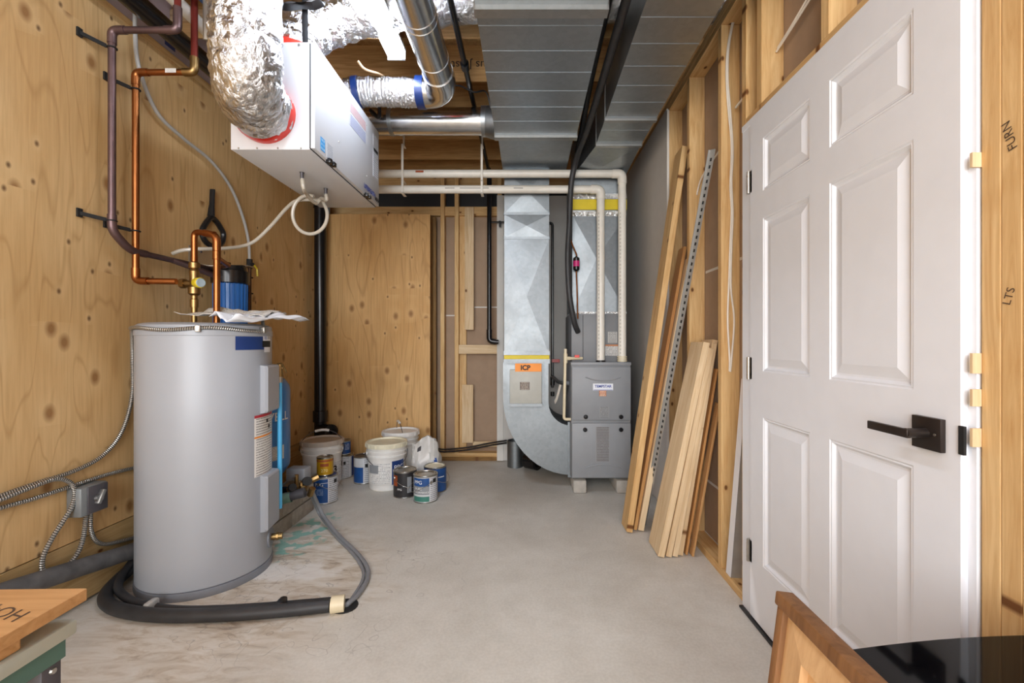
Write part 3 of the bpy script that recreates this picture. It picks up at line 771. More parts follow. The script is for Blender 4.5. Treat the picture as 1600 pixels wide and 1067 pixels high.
sticker('spec_panel', M_pr_blk, dr, (HX1 + .0002, 2.755, 2.33), EY, EZ, .085, .07)
sticker('spec_panel', M_pr_gray, dr, (HX1 + .0002, 2.755, 2.19), EY, EZ, .085, .16)
sticker('dark_strip', M_blackm, dr, (HX1 + .0002, 2.76, 2.278), EY, EZ, .075, .02)
text('lettering', 'LIFEBREATH', .036, flat((HX1, 2.655, 2.005), EY, EZ), M_inkb, dr, bold=.001)
text('lettering', 'MAX', .034, flat((HX1, 2.785, 1.990), EY, EZ), M_ink, dr, bold=.0015)
b = B()
for y, z in ((2.22, 2.10), (2.22, 2.37), (2.60, 2.07), (2.6, 2.36)): b.lathe([(0, 0), (.004, 0), (.003, .003), (0, .003)], (HX1, y, z), (1, 0, 0), 8)
b.build('screw', M_hinge, dr)
b = B()
for x in (-1.25, -1.17, -1.08, -.98): b.lathe([(0, 0), (.004, 0), (.003, .003), (0, .003)], (x, HY0, HZ0 + .006), (0, -1, 0), 8)
b.lathe([(0, 0), (.006, 0), (.005, .004), (0, .004)], (-.988, HY0, HZ1 - .012), (0, -1, 0), 8)
b.build('screw', M_hinge, HR)
for x, y in ((-1.107, 2.235), (-1.094, 2.47)):
    latho('drain_spout', M_dgray, HR, [(.012, 0), (.009, .006), (.009, .035), (0, .035)], (x, y, HZ0), (0, 0, -1), 12)
tag(tubeo('hanging_strap', M_black, None, [(-.968, 1.985, HZ1 - .035), (-.968, 1.98, 2.50), (-.968, 1.985, 2.78)], .013, 4, flat=.12), 'black hanging strap rising from the front corner of the white ventilation box', 'strap')
b = B(); b.tube(spath([(-.968, 1.965, 2.575), (-1.03, 1.955, 2.56), (-1.06, 1.96, 2.575), (-1.02, 1.965, 2.59), (-.968, 1.965, 2.585), (-.91, 1.965, 2.60), (-.885, 1.96, 2.585), (-.92, 1.955, 2.565)], 5), .016, 4, closed=True, flat=.12)
tag(b.build('strap_buckle', M_black), 'loop of spare black strap tied across the hanging strap above the white box', 'strap')

def crinkle(amp, f1=9, ph=0.0):
    return lambda i, th, r: r * (1 + amp * noise.noise(V((math.cos(th) * 2.2 + ph, math.sin(th) * 2.2, i * .5 * f1 / 9))) + amp * .5 * noise.noise(V((math.cos(th) * 6 + ph, math.sin(th) * 6, i * 1.7))))
t = thing('insulated_duct', 'fat silver foil insulated flexible duct bending into the front of the white box', 'duct', (-1.12, 1.97, 2.1))
pth = spath([(-1.075, 1.73, 2.95), (-1.066, 1.72, 2.62), (-1.06, 1.715, 2.36), (-1.06, 1.715, 2.22), (-1.08, 1.755, 2.125), (-1.11, 1.84, 2.10), (-1.125, 1.945, 2.105)], 12)
tubeo('foil_jacket', M_foil, t, pth, .121, 40, rf=crinkle(.085))
latho('red_tape_ring', M_red, t, [(.104, 0), (.126, 0), (.128, -.035), (.120, -.06)], (-1.128, 1.9695, 2.105), (0, 1, 0), 30)
tubeo('warm_seam_tape', M_tape, t, [p + V((-.09, -.075, 0)) for p in pth[4:38]], .02, 6, flat=.4)
t = thing('insulated_duct', 'silver foil flexible duct lying between the joists above the white box', 'duct', (-.5, 2.25, 2.66))
pth = spath([(.95, 2.25, 2.835), (.4, 2.25, 2.835), (-.2, 2.25, 2.835), (-.55, 2.25, 2.80), (-.85, 2.24, 2.745), (-1.0, 2.19, 2.65), (-1.08, 2.12, 2.53), (-1.09, 2.10, 2.44)], 10)
tubeo('foil_jacket', M_foil, t, pth, .115, 24, rf=crinkle(.14, 9, 4))
b = B(); b.tube(spath([(-.50, 2.25, 2.805), (-.55, 2.25, 2.80), (-.60, 2.25, 2.795)], 4), .126, 24, caps=False); b.build('red_tape_ring', M_red, t)
latho('red_tape_ring', M_red, t, [(.115, 0), (.135, 0), (.13, .03), (.11, .035)], (-1.09, 2.105, HZ1 + .001), (0, 0, 1), 28)
sticker('shipping_label', M_pr_white, t, (-.79, 2.115, 2.70), V((.75, .1, .6)), V((-.5, -.35, .75)), .06, .10)

t = thing('round_duct', 'round steel duct running forward beside the strip light, ending in an elbow', 'duct', (-.48, 2.5, 2.48))
xd, zd = -.478, 2.56
pth = [(xd, 1.0, zd), (xd, 2.44, zd)]
tubeo('pipe', M_chrome, t, pth, .079, 28)
for y in (1.55, 1.98, 2.02, 2.30):
    b = B(); b.cyl((xd, y, zd), (xd, y + .012, zd), .0815, 28); b.build('bead', M_chrome, t)
el = [(xd, 2.42, zd), (xd, 2.49, zd), (xd - .015, 2.56, zd - .004), (xd - .06, 2.60, zd - .008), (xd - .11, 2.605, zd - .01)]
tubeo('elbow', M_chrome, t, spath(el, 6), .084, 28)
b = B(); b.cyl((-.585, 2.605, 2.55), (-.63, 2.605, 2.55), .088, 24); b.build('blue_tape_ring', M_bluetape, t)
t = thing('flexible_duct', 'short ribbed silver flexible duct from the round elbow to the white box top', 'duct', (-.85, 2.6, 2.47))
pth = spath([(-.61, 2.605, 2.55), (-.75, 2.605, 2.552), (-.9, 2.605, 2.555), (-1.02, 2.60, 2.54), (-1.09, 2.60, 2.47), (-1.1, 2.60, 2.425)], 16)
tubeo('ribbed_sleeve', M_foil2, t, pth, .078, 24, rf=lambda i, th, r: r * (1 + .05 * math.cos(i * PI * .9) + .05 * noise.noise(V((math.cos(th) * 5, math.sin(th) * 5, i * .9)))))
b = B(); b.cyl((-.955, 2.603, 2.552), (-.985, 2.602, 2.548), .085, 24); b.build('blue_tape_ring', M_bluetape, t)
t = thing('round_duct', 'horizontal shiny steel duct behind the white box joining the wide ceiling duct', 'duct', (-.6, 3.0, 2.49))
tubeo('pipe', M_chrome, t, [(-1.10, 3.0, 2.576), (-.28, 3.0, 2.576)], .086, 28)
b = B(); b.cyl((-.30, 3.0, 2.576), (-.26, 3.0, 2.576), .095, 28); b.build('bead', M_galv, t)
b = B(); b.cyl((-.905, 3.0, 2.576), (-.88, 3.0, 2.576), .089, 28); b.build('bead', M_galv, t)
b = B(); b.tube([(-.27, 3.0, 2.576), (-.207, 3.0, 2.570)], .095, 28, rf=lambda i, th, r: r * (1.0, 1.13)[i]); b.build('takeoff_collar', M_galvd, t)
b = B(); b.tube(rpath([(-1.0, 3.0, 2.60), (-1.0, 2.88, 2.60), (-.93, 2.86, 2.52), (-.93, 2.86, 2.6)], .04), .012, 8); b.build('power_cord', M_black, HR)

# thin pipes, cable and clutter under the joists
t = thing('black_pipe', 'thin black ABS pipe under the joists turning down the back studs', 'pipe', (-.36, 4.22, 1.1))
xb_, zb_ = -.353, 2.686
tubeo('pipe', M_abs, t, [(xb_, 1.0, zb_), (xb_, 4.2, zb_)], .016, 12)
tubeo('elbow', M_abs, t, rpath([(xb_, 4.12, zb_), (xb_, 4.22, zb_), (xb_, 4.22, zb_ - .1)], .06), .024, 12)
tubeo('pipe', M_abs, t, [(xb_, 4.22, zb_ - .06), (xb_, 4.22, 1.19)], .021, 14)
tubeo('elbow', M_abs, t, rpath([(xb_, 4.22, 1.24), (xb_, 4.22, 1.135), (xb_ + .06, 4.22, 1.125)], .05), .026, 14)
tubeo('pipe', M_abs, t, [(xb_ + .05, 4.22, 1.126), (xb_ + .085, 4.22, 1.124)], .021, 14)
for y in (2.55, 3.25): latho('coupling', M_abs, t, [(.018, 0), (.025, 0), (.025, .05), (.018, .05)], (xb_, y, zb_), (0, 1, 0), 14)
tubeo('branch', M_abs, t, [(xb_, 4.22, 2.235), (xb_ + .16, 4.22, 2.235)], .009, 8)
boxo('branch_valve', M_abs, t, xb_ + .09, xb_ + .108, 4.205, 4.235, 2.19, 2.245)
t = thing('gas_pipe', 'slim black gas pipe on the gray wall between the galvanized drops', 'pipe', (.24, 4.25, .7))
tubeo('pipe', M_abs, t, rpath([(.15, 4.25, 2.235), (.235, 4.25, 2.235), (.235, 4.25, .70)], .03), .013, 10)
boxo('red_valve', M_red, t, .228, .30, 4.22, 4.25, .935, .965)
b = B(); b.cyl((.235, 4.25, .72), (.235, 4.25, .80), .02, 10); b.cyl((.235, 4.25, .62), (.235, 4.25, .66), .018, 10); b.build('fitting', M_abs, t)
tubeo('gray_conduit', M_greyc, t, spath([(.235, 4.22, .80), (.27, 3.9, .78), (.30, 3.6, .80), (.335, 3.55, .80)]), .016, 10)
t = thing('condensate_pipe', 'thin cream plastic drain pipe with a tee beside the gray furnace', 'pipe', (.285, 3.4, .55))
xc = .287
tubeo('pipe', M_cpvc, t, rpath([(xc, 3.42, H - (545 - CY) / 208), (xc - .01, 3.42, H - (640 - CY) / 208), (xc - .012, 3.42, H - (655 - CY) / 208), (xc + .045, 3.42, H - (655 - CY) / 208)], .02), .011, 10)
tubeo('pipe', M_cpvc, t, [(xc, 3.42, 1.0), (xc + .13, 3.455, 1.0)], .011, 10)
b = B(); b.cyl((xc, 3.42, .965), (xc, 3.42, 1.035), .015, 12); b.cyl((xc, 3.42, 1.0), (xc + .035, 3.43, 1.0), .015, 12); b.build('tee', M_cpvc, t)
boxo('red_clip', M_red, t, xc + .07, xc + .105, 3.43, 3.46, 1.006, 1.025)
tag(tubeo('paper_tag', M_wire, None, spath([(.21, 3.5, .66), (.225, 3.46, .70), (.25, 3.45, .80)], 5), .016, 4, flat=.12), 'curled pale paper tag hanging left of the furnace', 'tag')
tag(tubeo('refrigerant_line', M_rubber, None, spath([(.405, 1.4, 2.52), (.40, 2.2, 2.51), (.385, 2.9, 2.49), (.36, 3.25, 2.46), (.325, 3.36, 2.30), (.312, 3.38, 2.0), (.30, 3.38, 1.75), (.312, 3.38, 1.48), (.35, 3.41, 1.28), (.385, 3.465, 1.20)], 10), .021, 12), 'thick black foam insulated line hanging down beside the supply duct', 'pipe')
for nd in ():
    pass
tag(tubeo('black_conduit', M_black, None, spath([(.35, 1.4, 2.60), (.352, 2.0, 2.60), (.36, 2.6, 2.60), (.37, 3.0, 2.58), (.36, 3.3, 2.5)], 8), .017, 10), 'black conduit between the two wide ceiling ducts', 'pipe')
t = thing('filter_drier', 'small black filter drier with a pink band on a thin copper line', 'filter', (.372, 3.44, 1.5))
X, Yq = .372, 3.455
tubeo('copper_line', M_copper, t, spath([(.34, 3.36, 2.42), (.318, 3.40, 2.2), (.312, 3.44, 1.98), (.335, 3.45, 1.88), (X, Yq, 1.79), (X, Yq, 1.77)], 6), .0055, 8)
latho('body', M_abs, t, [(0, 0), (.008, 0), (.024, .012), (.024, .10), (.008, .112), (0, .112)], (X, Yq, 1.66), seg=20)
patch('pink_label', M_pink, t, (X, Yq, 1.66), .024, 180, 360, .035, .078)
tubeo('copper_line', M_copper, t, spath([(X, Yq, 1.66), (X + .006, Yq, 1.5), (X + .01, Yq, 1.33), (X + .012, Yq, 1.30)], 5), .0055, 8)
tag(tubeo('light_cable', M_tanw, None, spath([(-.88, 2.36, 2.58), (-.855, 2.40, 2.56), (-.82, 2.55, 2.62), (-.78, 2.72, 2.655), (-.70, 2.76, 2.66), (-.6, 2.80, 2.66), (-.5, 2.81, 2.675)], 6), .006, 8), 'tan electric cable curling under a joist beside the strip light end', 'cable')
t = thing('junction_box', 'gray metal junction box with cables on the joist beside the strip light end', 'box', (-.66, 2.78, 2.63))
boxo('box', M_dgray, t, -.70, -.61, 2.77, 2.825, 2.675, 2.72)
boxo('clamp', M_pvc, t, -.70, -.58, 2.76, 2.775, 2.652, 2.662)
tag(tubeo('ceiling_wire', M_black, None, spath([(-.61, 2.78, 2.70), (-.5, 2.80, 2.69), (-.42, 2.80, 2.70), (-.33, 2.80, 2.66), (-.26, 2.85, 2.69), (-.23, 2.9, 2.6)], 6), .005, 6), 'thin dark wire sagging under a joist toward the wide ceiling duct', 'cable')

# pipes high on the left wall
t = thing('drain_pipe', 'thick black ABS drain pipe along the top of the left plywood wall', 'pipe', (-1.77, 2.0, 2.61))
tubeo('pipe', M_abs, t, [(-1.77, -1.0, 2.66), (-1.77, 3.86, 2.655)], .046, 20)
t2 = thing('drain_stack', 'tall black ABS drain stack in the back corner with a cleanout', 'pipe', (-1.82, 4.0, 0))
xs, ysk = -1.82, 4.0
tubeo('pipe', M_abs, t2, [(xs, ysk, 0), (xs, ysk, 2.33)], .05, 20)
tubeo('elbow', M_abs, t2, spath([(xs, ysk, 2.30), (xs, ysk, 2.37), (xs - .005, ysk - .06, 2.46), (xs + .02, ysk - .12, 2.56), (xs + .045, ysk - .15, 2.6)], 6), .056, 20)
latho('hub', M_abs, t2, [(.05, 0), (.061, .005), (.061, .1), (.05, .105)], (xs, ysk, .42), seg=20)
latho('hub', M_abs, t2, [(.05, 0), (.061, .005), (.061, .09), (.05, .095)], (xs, ysk, .16), seg=20)
tubeo('cleanout', M_abs, t2, [(xs, ysk, .36), (xs + .07, ysk - .06, .36), (xs + .13, ysk - .10, .36)], .052, 18)
latho('cleanout_plug', M_abs, t2, [(.06, 0), (.06, .035), (.045, .04), (0, .04)], (xs + .12, ysk - .095, .36), V((.8, -.6, 0)), 18)
b = B(); b.obox(V((xs + .165, ysk - .128, .36)), V((.6, .8, 0)), EZ, V((.8, -.6, 0)), .03, .03, .025); b.build('plug_nut', M_abs, t2)
tag(tubeo('vent_pipe', M_pvc, None, [(-1.60, -.5, 2.675), (-1.60, 3.3, 2.675)], .030, 16), 'white plastic pipe running under the joists above the copper pipes', 'pipe')
tag(tubeo('water_line', plain('navy_pex', '#2c4468', .4), None, [(-1.50, -.5, 2.70), (-1.50, 3.2, 2.70)], .013, 10), 'slim blue water line under the joists right of the white pipe', 'pipe')

# ------------------------------------------------------------------ copper pipes on the left wall
XW = -1.835
def clip(parent, x, y, z):
    b = B(); b.tube([V((x + .017 * math.cos(a), y + .017 * math.sin(a), z)) for a in [2 * PI * k / 12 for k in range(12)]], .0035, 6, closed=True)
    p0_, p1_ = V((-1.893, y - .085, z + .010)), V((x - .014, y - .012, z + .002)); dd = (p1_ - p0_)
    b.obox((p0_ + p1_) / 2, dd.normalized(), EZ.cross(dd.normalized()).normalized(), EZ, dd.length, .006, .016)
    b.obox(V((-1.895, y - .085, z + .012)), EX, EY, EZ, .008, .022, .036)
    b.build('pipe_clip', M_blackm, parent)
PU = thing('copper_pipe', 'dark purplish aged copper pipe down the left wall, bending toward the blue filter', 'pipe', (XW, 2.0, 1.5))
y1 = XW * F / (175 - CX); zt = H + (CY - 47) / F * y1
p_low = at(206, 392, XW * F / (206 - CX)); p_end = V((-1.80, 2.62, p_low.z - .005))
tubeo('pipe', M_purple, PU, [(XW, y1, zt - .03), (XW, y1, p_low.z + .13)], .0145, 14)
tubeo('elbow', M_purple, PU, rpath([(XW, y1, p_low.z + .14), (XW, y1, p_low.z + .07), (XW, y1 + .09, p_low.z), (XW, y1 + .18, p_low.z)], .05), .0175, 14)
tubeo('pipe', M_purple, PU, [(XW, y1 + .16, p_low.z), (XW, 2.66, p_low.z)], .0145, 14)
tubeo('elbow', M_purple, PU, rpath([(XW, y1, zt - .06), (XW, y1, zt), (XW + .06, y1, zt)], .04), .0175, 14)
tubeo('pipe', M_purple, PU, [(XW + .04, y1, zt), (-1.57, y1, zt)], .0145, 14)
tubeo('riser', M_purple, PU, rpath([(-1.60, y1, zt), (-1.545, y1, zt), (-1.545, y1, zt + .1)], .04), .0175, 14)
tubeo('pipe', M_darkred, PU, [(-1.545, y1, zt + .08), (-1.545, y1, 2.9)], .0135, 12)
clip(PU, XW, y1, at(175, 75, y1).z); clip(PU, XW, y1, at(175, 345, y1).z)

CP = thing('copper_pipe', 'bright copper pipe down the left wall, feeding the brass valve on the water heater', 'pipe', (XW, 2.13, 1.4))
y2 = XW * F / (212 - CX); za, zb = at(212, 113, y2).z, at(212, 439, y2).z
tubeo('pipe', M_copper, CP, [(XW, y2, za - .03), (XW, y2, zb + .03)], .0145, 14)
tubeo('elbow', M_copper, CP, rpath([(XW, y2, za - .06), (XW, y2, za), (XW + .06, y2, za)], .045), .0175, 14)
tubeo('pipe', M_copper, CP, [(XW + .04, y2, za), (-1.585, y2, za)], .0145, 14)
tubeo('elbow', M_brass, CP, rpath([(-1.61, y2, za), (-1.56, y2, za), (-1.56, y2, za + .07)], .035), .018, 14)
tubeo('riser', M_darkred, CP, [(-1.56, y2, za + .05), (-1.56, y2, 2.85)], .0145, 14)
tubeo('elbow', M_copper, CP, rpath([(XW, y2, zb + .06), (XW, y2, zb), (XW + .06, y2, zb)], .045), .0175, 14)
tubeo('pipe', M_copper, CP, [(XW + .04, y2, zb), (-1.66, y2 + .02, zb)], .0145, 14)
sticker('price_tag', M_pr_white, CP, (-1.66, y2 - .0146, za), EX, EZ, .05, .02)
clip(CP, XW, y2, at(212, 140, y2).z); clip(CP, XW, y2, at(212, 361, y2).z)

# ------------------------------------------------------------------ water heater
TC = V((-1.566, 2.23, 0)); TR = .275; TZ = 1.205
WH = thing('water_heater', 'tall gray cylindrical electric water heater against the plywood wall', 'water heater', TC)
latho('tank', M_tank, WH, [(TR - .006, .036), (TR, .04), (TR, TZ - .03), (TR - .002, TZ - .008), (TR - .015, TZ), (TR - .03, TZ + .004), (.05, TZ + .01), (0, TZ + .01)], TC, seg=64)
latho('base_ring', M_tankd, WH, [(TR - .02, .0), (TR + .002, .0), (TR + .004, .01), (TR + .003, .034), (TR - .012, .037)], TC, seg=64)
latho('top_band', M_tank, WH, [(TR + .001, TZ - .055), (TR + .003, TZ - .053), (TR + .003, TZ - .03), (TR, TZ - .028)], TC, seg=64)
def access(z0, z1, a=9, half=15):
    b = B(); pr = []
    for sgn, hw, o in ((0, half, .0), (1, half, .028), (2, half - 2.5, .036)):
        pr.append([(a - hw, o), (a + hw, o)])
    segs = [(a - half, 0), (a - half, .026), (a - half + 2, .034), (a + half - 2, .034), (a + half, .026), (a + half, 0)]
    ring = lambda z, k: [b.v(TC + V((math.cos(math.radians(q)) * (TR + o * k), math.sin(math.radians(q)) * (TR + o * k), z))) for q, o in segs]
    zs_ = [(z0, 0), (z0 + .004, .85), (z0 + .012, 1), (z1 - .012, 1), (z1 - .004, .85), (z1, 0)]
    rs = [ring(z, max(k, .02)) for z, k in zs_]
    for i in range(len(rs) - 1):
        for k in range(len(segs) - 1): b.face([rs[i][k], rs[i][k + 1], rs[i + 1][k + 1], rs[i + 1][k]])
    return b.build('access_panel', M_tank, WH, .3)
access(.775, 1.01); access(.20, .475)
patch('brand_band', M_navy, WH, TC, TR, -33, 2, 1.085, 1.148, 12)
lb = patch('brand_band_end', M_blackm, WH, TC, TR, -3, 14, 1.097, 1.128, 8, .0012)
w1 = patch('white_badge', M_white, WH, TC, TR, -2, 14, 1.128, 1.17, 6, .0014); patch('white_badge', M_white, WH, TC, TR, 0, 13, 1.072, 1.097, 6, .0014)
patch('badge_print', M_pr_blue, WH, TC, TR, 0, 5, 1.134, 1.16, 4, .002)
patch('badge_print', M_pr_gray, WH, TC, TR, 6, 13, 1.137, 1.155, 4, .002)
patch('warning_label', printed('warning_label_print', '#ece9e4', '#7a7672', 24, .4), WH, TC, TR, -14, 20, .475, .77, 12)
patch('red_header', plain('red_print_band', '#b5303c', .5), WH, TC, TR, -14, 20, .757, .77, 12, .0014)
patch('orange_header', M_orangep, WH, TC, TR, -14, 20, .66, .668, 12, .0014)
patch('dark_pictogram', M_ink, WH, TC, TR, 4, 8, .725, .742, 3, .0015); patch('dark_pictogram', M_ink, WH, TC, TR, 8, 12, .695, .712, 3, .0015)
a = math.radians(16); d = V((math.cos(a), math.sin(a), 0)); c = TC + d * TR + V((0, 0, .135))
latho('drain_escutcheon', M_tankd, WH, [(.05, -.004), (.05, .003), (.045, .006), (.012, .006)], c, d, 24)
b = B(); b.cyl(c, c + d * .03, .016, 12); b.cyl(c + d * .028, c + d * .038, .02, 8); b.cyl(c + d * .038, c + d * .055, .016, 12); b.build('drain_valve', M_brass, WH)
# relief valve and its blue discharge pipe
a = math.radians(31); d = V((math.cos(a), math.sin(a), 0)); c = TC + d * TR + V((0, 0, .985)); e = c + d * .035
b = B(); b.cyl(c - d * .01, e + d * .012, .013, 12); b.cyl(e - V((0, 0, .045)), e + V((0, 0, .02)), .016, 12); b.box(e.x - .004, e.x + .004, e.y - .02, e.y + .02, e.z + .018, e.z + .028)
b.obox(e + V((.028, -.005, .0)), V((.5, 0, -1)).normalized(), EY, V((1, 0, .5)).normalized(), .05, .008, .004)
b.build('relief_valve', M_brass, WH)
tubeo('discharge_pipe', M_ltblue, WH, [e - V((0, 0, .06)), e + V((0, 0, -.735))], .0115, 14)
tubeo('discharge_ferrule', M_hinge, WH, [e - V((0, 0, .04)), e - V((0, 0, .075))], .013, 12)

# brass mixing valve with its risers
MV = thing('mixing_valve', 'brass mixing valve with copper riser pipes on top of the water heater', 'valve', (-1.633, 2.23, TZ))
vx, vy = -1.625, 2.22
def vz(py): return H + (CY - py) / F * vy
def seglathe(name, mat, prof): return latho(name, mat, MV, prof, (vx, vy, 0), seg=18)
seglathe('lower_nipple', M_brass, [(.012, TZ), (.014, vz(480)), (.018, vz(480)), (.018, vz(468)), (.0145, vz(467)), (.0145, vz(462))])
seglathe('union', M_brass, [(.0145, vz(462)), (.026, vz(459)), (.026, vz(449)), (.018, vz(447)), (.02, vz(430)), (.022, vz(424)), (.016, vz(420)), (.024, vz(419)), (.024, vz(411)), (.015, vz(409))])
b = B(); b.cyl((-1.685, vy, zb), (vx, vy, zb), .015, 12); b.cyl((-1.69, vy, zb), (-1.668, vy, zb), .024, 8); b.cyl((vx, vy, zb), (vx + .045, vy - .03, zb), .018, 12); b.build('valve_body', M_brass, MV)
cdir = V((.86, -.5, -.04)).normalized(); c0 = V((vx + .025, vy - .02, zb))
latho('yellow_knob', M_yelp, MV, [(0, 0), (.022, 0), (.025, .01), (.025, .04), (.022, .044)], c0, cdir, 20)
latho('knob_face', plain('knob_gray', '#9fb0b8', .3), MV, [(.022, 0), (.018, .004), (.008, .002), (0, .003)], c0 + cdir * .043, cdir, 16)
zc_ = vz(362)
tubeo('riser', M_copper, MV, rpath([(vx, vy, vz(409)), (vx, vy, zc_), (vx + .12, vy - .03, zc_ - .02)], .03), .0145, 14)
rx, ry = vx + .13, vy - .03
tubeo('elbow', M_copper, MV, rpath([(vx + .06, vy - .015, zc_ - .01), (rx, ry, zc_ - .025), (rx, ry, zc_ - .10)], .035), .0175, 14)
tubeo('riser', M_copper, MV, [(rx, ry, zc_ - .08), (rx, ry, TZ + .005)], .0145, 14)
latho('coupling', M_copper, MV, [(.0145, 0), (.0175, .002), (.0175, .04), (.0145, .042)], (rx, ry, vz(395) - .04), seg=14)
tubeo('cross_pipe', M_copper, MV, [(rx, ry, vz(404)), (rx - .09, ry + .22, vz(404)), (-1.76, 2.6, vz(404) + .02)], .0125, 12)
tubeo('dark_branch', M_purple, MV, spath([(-1.835, 2.35, p_low.z), (-1.78, 2.45, p_low.z - .03), (-1.75, 2.58, p_low.z - .055)], 5), .015, 10)

# blue filter housing on the wall, with its wrench
FX, FY, FZ = -1.745, 2.675, 1.565
FH = thing('water_filter', 'blue water filter housing with a black cap, on the wall behind the heater', 'filter', (FX, FY, 1.2))
latho('housing', M_blue, FH, [(0, 1.19), (.075, 1.2), (.08, 1.25), (.086, FZ - .10)], (FX, FY, 0), seg=32)
b = B()
for k in range(24):
    a = 2 * PI * k / 24; b.cyl((FX + .083 * math.cos(a), FY + .083 * math.sin(a), 1.22), (FX + .0855 * math.cos(a), FY + .0855 * math.sin(a), FZ - .10), .004, 6)
b.build('grip_rib', M_blue, FH)['kind'] = 'stuff'
latho('cap', M_abs, FH, [(.086, FZ - .105), (.098, FZ - .10), (.098, FZ - .03), (.085, FZ - .025), (.08, FZ), (0, FZ + .004)], (FX, FY, 0), seg=32)
b = B(); b.box(FX - .015, FX + .015, FY - .09, FY - .02, FZ - .02, FZ + .02); b.box(FX - .08, FX + .08, FY - .012, FY + .012, FZ - .01, FZ + .008); b.build('cap_fin', M_abs, FH)
br = boxo('bracket', M_hinge, FH, -1.899, -1.893, 2.55, 2.78, 1.545, 1.665)
boxo('bracket', M_hinge, FH, -1.899, -1.66, 2.70, 2.70 + .06, FZ + .008, FZ + .013)
b = B()
for y in (2.575, 2.64, 2.75):
    for z in (1.565, 1.645): b.lathe([(0, 0), (.007, 0), (.006, .004), (0, .005)], (-1.893, y, z), (1, 0, 0), 8)
b.build('screw', M_dgray, br)
WR = thing('filter_wrench', 'black plastic filter wrench hanging flat on the plywood wall above the blue filter', 'wrench', (-1.885, 2.70, 1.68))
def ww(px, py): return wl(px, py, .014)
b = B(); b.tube([ww(332, 296), ww(331, 320), ww(329, 338)], .024, 8, flat=.5, rf=lambda i, th, q: (.017, .017, .026)[i]); b.build('handle', M_black, WR)
ring = [ww(322, 348), ww(316, 360), ww(318, 372), ww(325, 381), ww(335, 385), ww(343, 383), ww(348, 376), ww(349, 365), ww(344, 355), ww(338, 346), ww(330, 340)]
b = B(); b.tube(spath(ring + [ring[0]], 4)[:-1], .0155, 8, closed=True); b.build('ring', M_black, WR)

t = thing('water_line', 'gray flexible water line curving down the left wall to a small dark valve', 'pipe', wl(390, 485))
tubeo('tube', M_pex, t, spath([wl(213, -30, .03), wl(211, 40, .03), wl(217, 105, .03), wl(245, 175, .03), wl(285, 215, .03), wl(330, 252, .03), wl(360, 292, .03), wl(378, 335, .03), wl(388, 375, .03), wl(390, 410, .03)], 8), .009, 10)
tubeo('lower_pipe', plain('dark_bronze_pipe', '#4b3526', .4, .7), t, [wl(390, 408, .03), wl(390, 487, .03)], .011, 10)
b = B(); p = wl(390, 412, .03); b.cyl(p - V((0, 0, .03)), p + V((0, 0, .03)), .018, 10); b.cyl(p, p + V((.03, -.01, -.005)), .01, 8)
for py in (433, 458): q = wl(390, py, .03); b.cyl(q - V((0, .035, 0)), q + V((0, .035, 0)), .005, 6)
b.build('valve', M_blackm, t)
tubeo('yellow_lever', M_yelp, t, [p + V((.03, 0, -.01)), p + V((.032, .03, -.03)), p + V((.032, .035, -.08))], .006, 6)

t = thing('drain_tube', 'clear plastic drain tube looping under the white ventilation box and along the plywood', 'tube', (-1.13, 2.4, 1.55))
s_a, s_b = V((-1.107, 2.235, HZ0 - .03)), V((-1.094, 2.47, HZ0 - .03))
lc = at(484, 336, 2.55); loop = [lc + V((.105 * math.cos(q), 0, .105 * math.sin(q))) for q in [PI / 2 + 2 * PI * k / 16 for k in range(17)]]
tubeo('tube', M_tube, t, spath([s_a, s_a + V((.004, .01, -.05)), at(479, 303, 2.38), at(488, 314, 2.48), at(494, 318, 2.53)], 6), .0095, 8)
tubeo('tube', M_tube, t, spath([s_b, s_b + V((0, .005, -.03)), at(502, 310, 2.53), at(495, 317, 2.54)], 6), .0095, 8)
loop = [lc + V((.092 * math.cos(q), -.02 + .0025 * k, .105 * math.sin(q))) for k, q in ((k, PI * .38 + 2 * PI * .97 * k / 16) for k in range(17))]
tubeo('tube', M_tube, t, spath(loop + [at(466, 313, 2.57), at(448, 325, 2.6), at(425, 351, 2.63), at(400, 375, 2.63), at(380, 384, 2.6), at(350, 388, 2.5), at(310, 389, 2.4), at(285, 391, 2.37), at(270, 396, 2.38)], 6), .0095, 8)

# paper on top of the heater
def sheet(name, mat, corners, label, cat, nz, amp, n=16):
    b = B(); A, Bq, C, Dq = [V(c) for c in corners]; g = []
    b.sm = True
    for i in range(n + 1):
        row = []
        for j in range(n + 1):
            u, v_ = i / n, j / n; p = A.lerp(Bq, u).lerp(Dq.lerp(C, u), v_)
            p = p + V((0, 0, amp * (noise.noise(V((u * 2.6 + nz, v_ * 2.2, nz))) + .5 * noise.noise(V((u * 7 + nz, v_ * 5, 1))) + .5)))
            row.append(b.v(p))
        g.append(row)
    for i in range(n):
        for j in range(n): b.face([g[i][j], g[i + 1][j], g[i + 1][j + 1], g[i][j + 1]], [(i / n, j / n), ((i + 1) / n, j / n), ((i + 1) / n, (j + 1) / n), (i / n, (j + 1) / n)])
    o = b.build(name, mat); tag(o, label, cat)
    m = o.modifiers.new('thickness', 'SOLIDIFY'); m.thickness = .0012; return o
zt_ = TZ + .012
sheet('paper_sheet', M_pr_news, [(-1.57, 2.02, zt_ + .02), (-1.25, 2.16, zt_ + .006), (-1.28, 2.42, zt_ + .03), (-1.56, 2.36, zt_ + .035)], 'crumpled white paper with small print lying on the water heater top', 'paper', 1.0, .04)
sheet('paper_sheet', M_white, [(-1.40, 2.00, zt_), (-1.28, 2.02, zt_ - .002), (-1.13, 2.36, zt_ + .0), (-1.34, 2.40, zt_ + .03)], 'crumpled white paper drooping over the right edge of the water heater', 'paper', 4.0, .035)

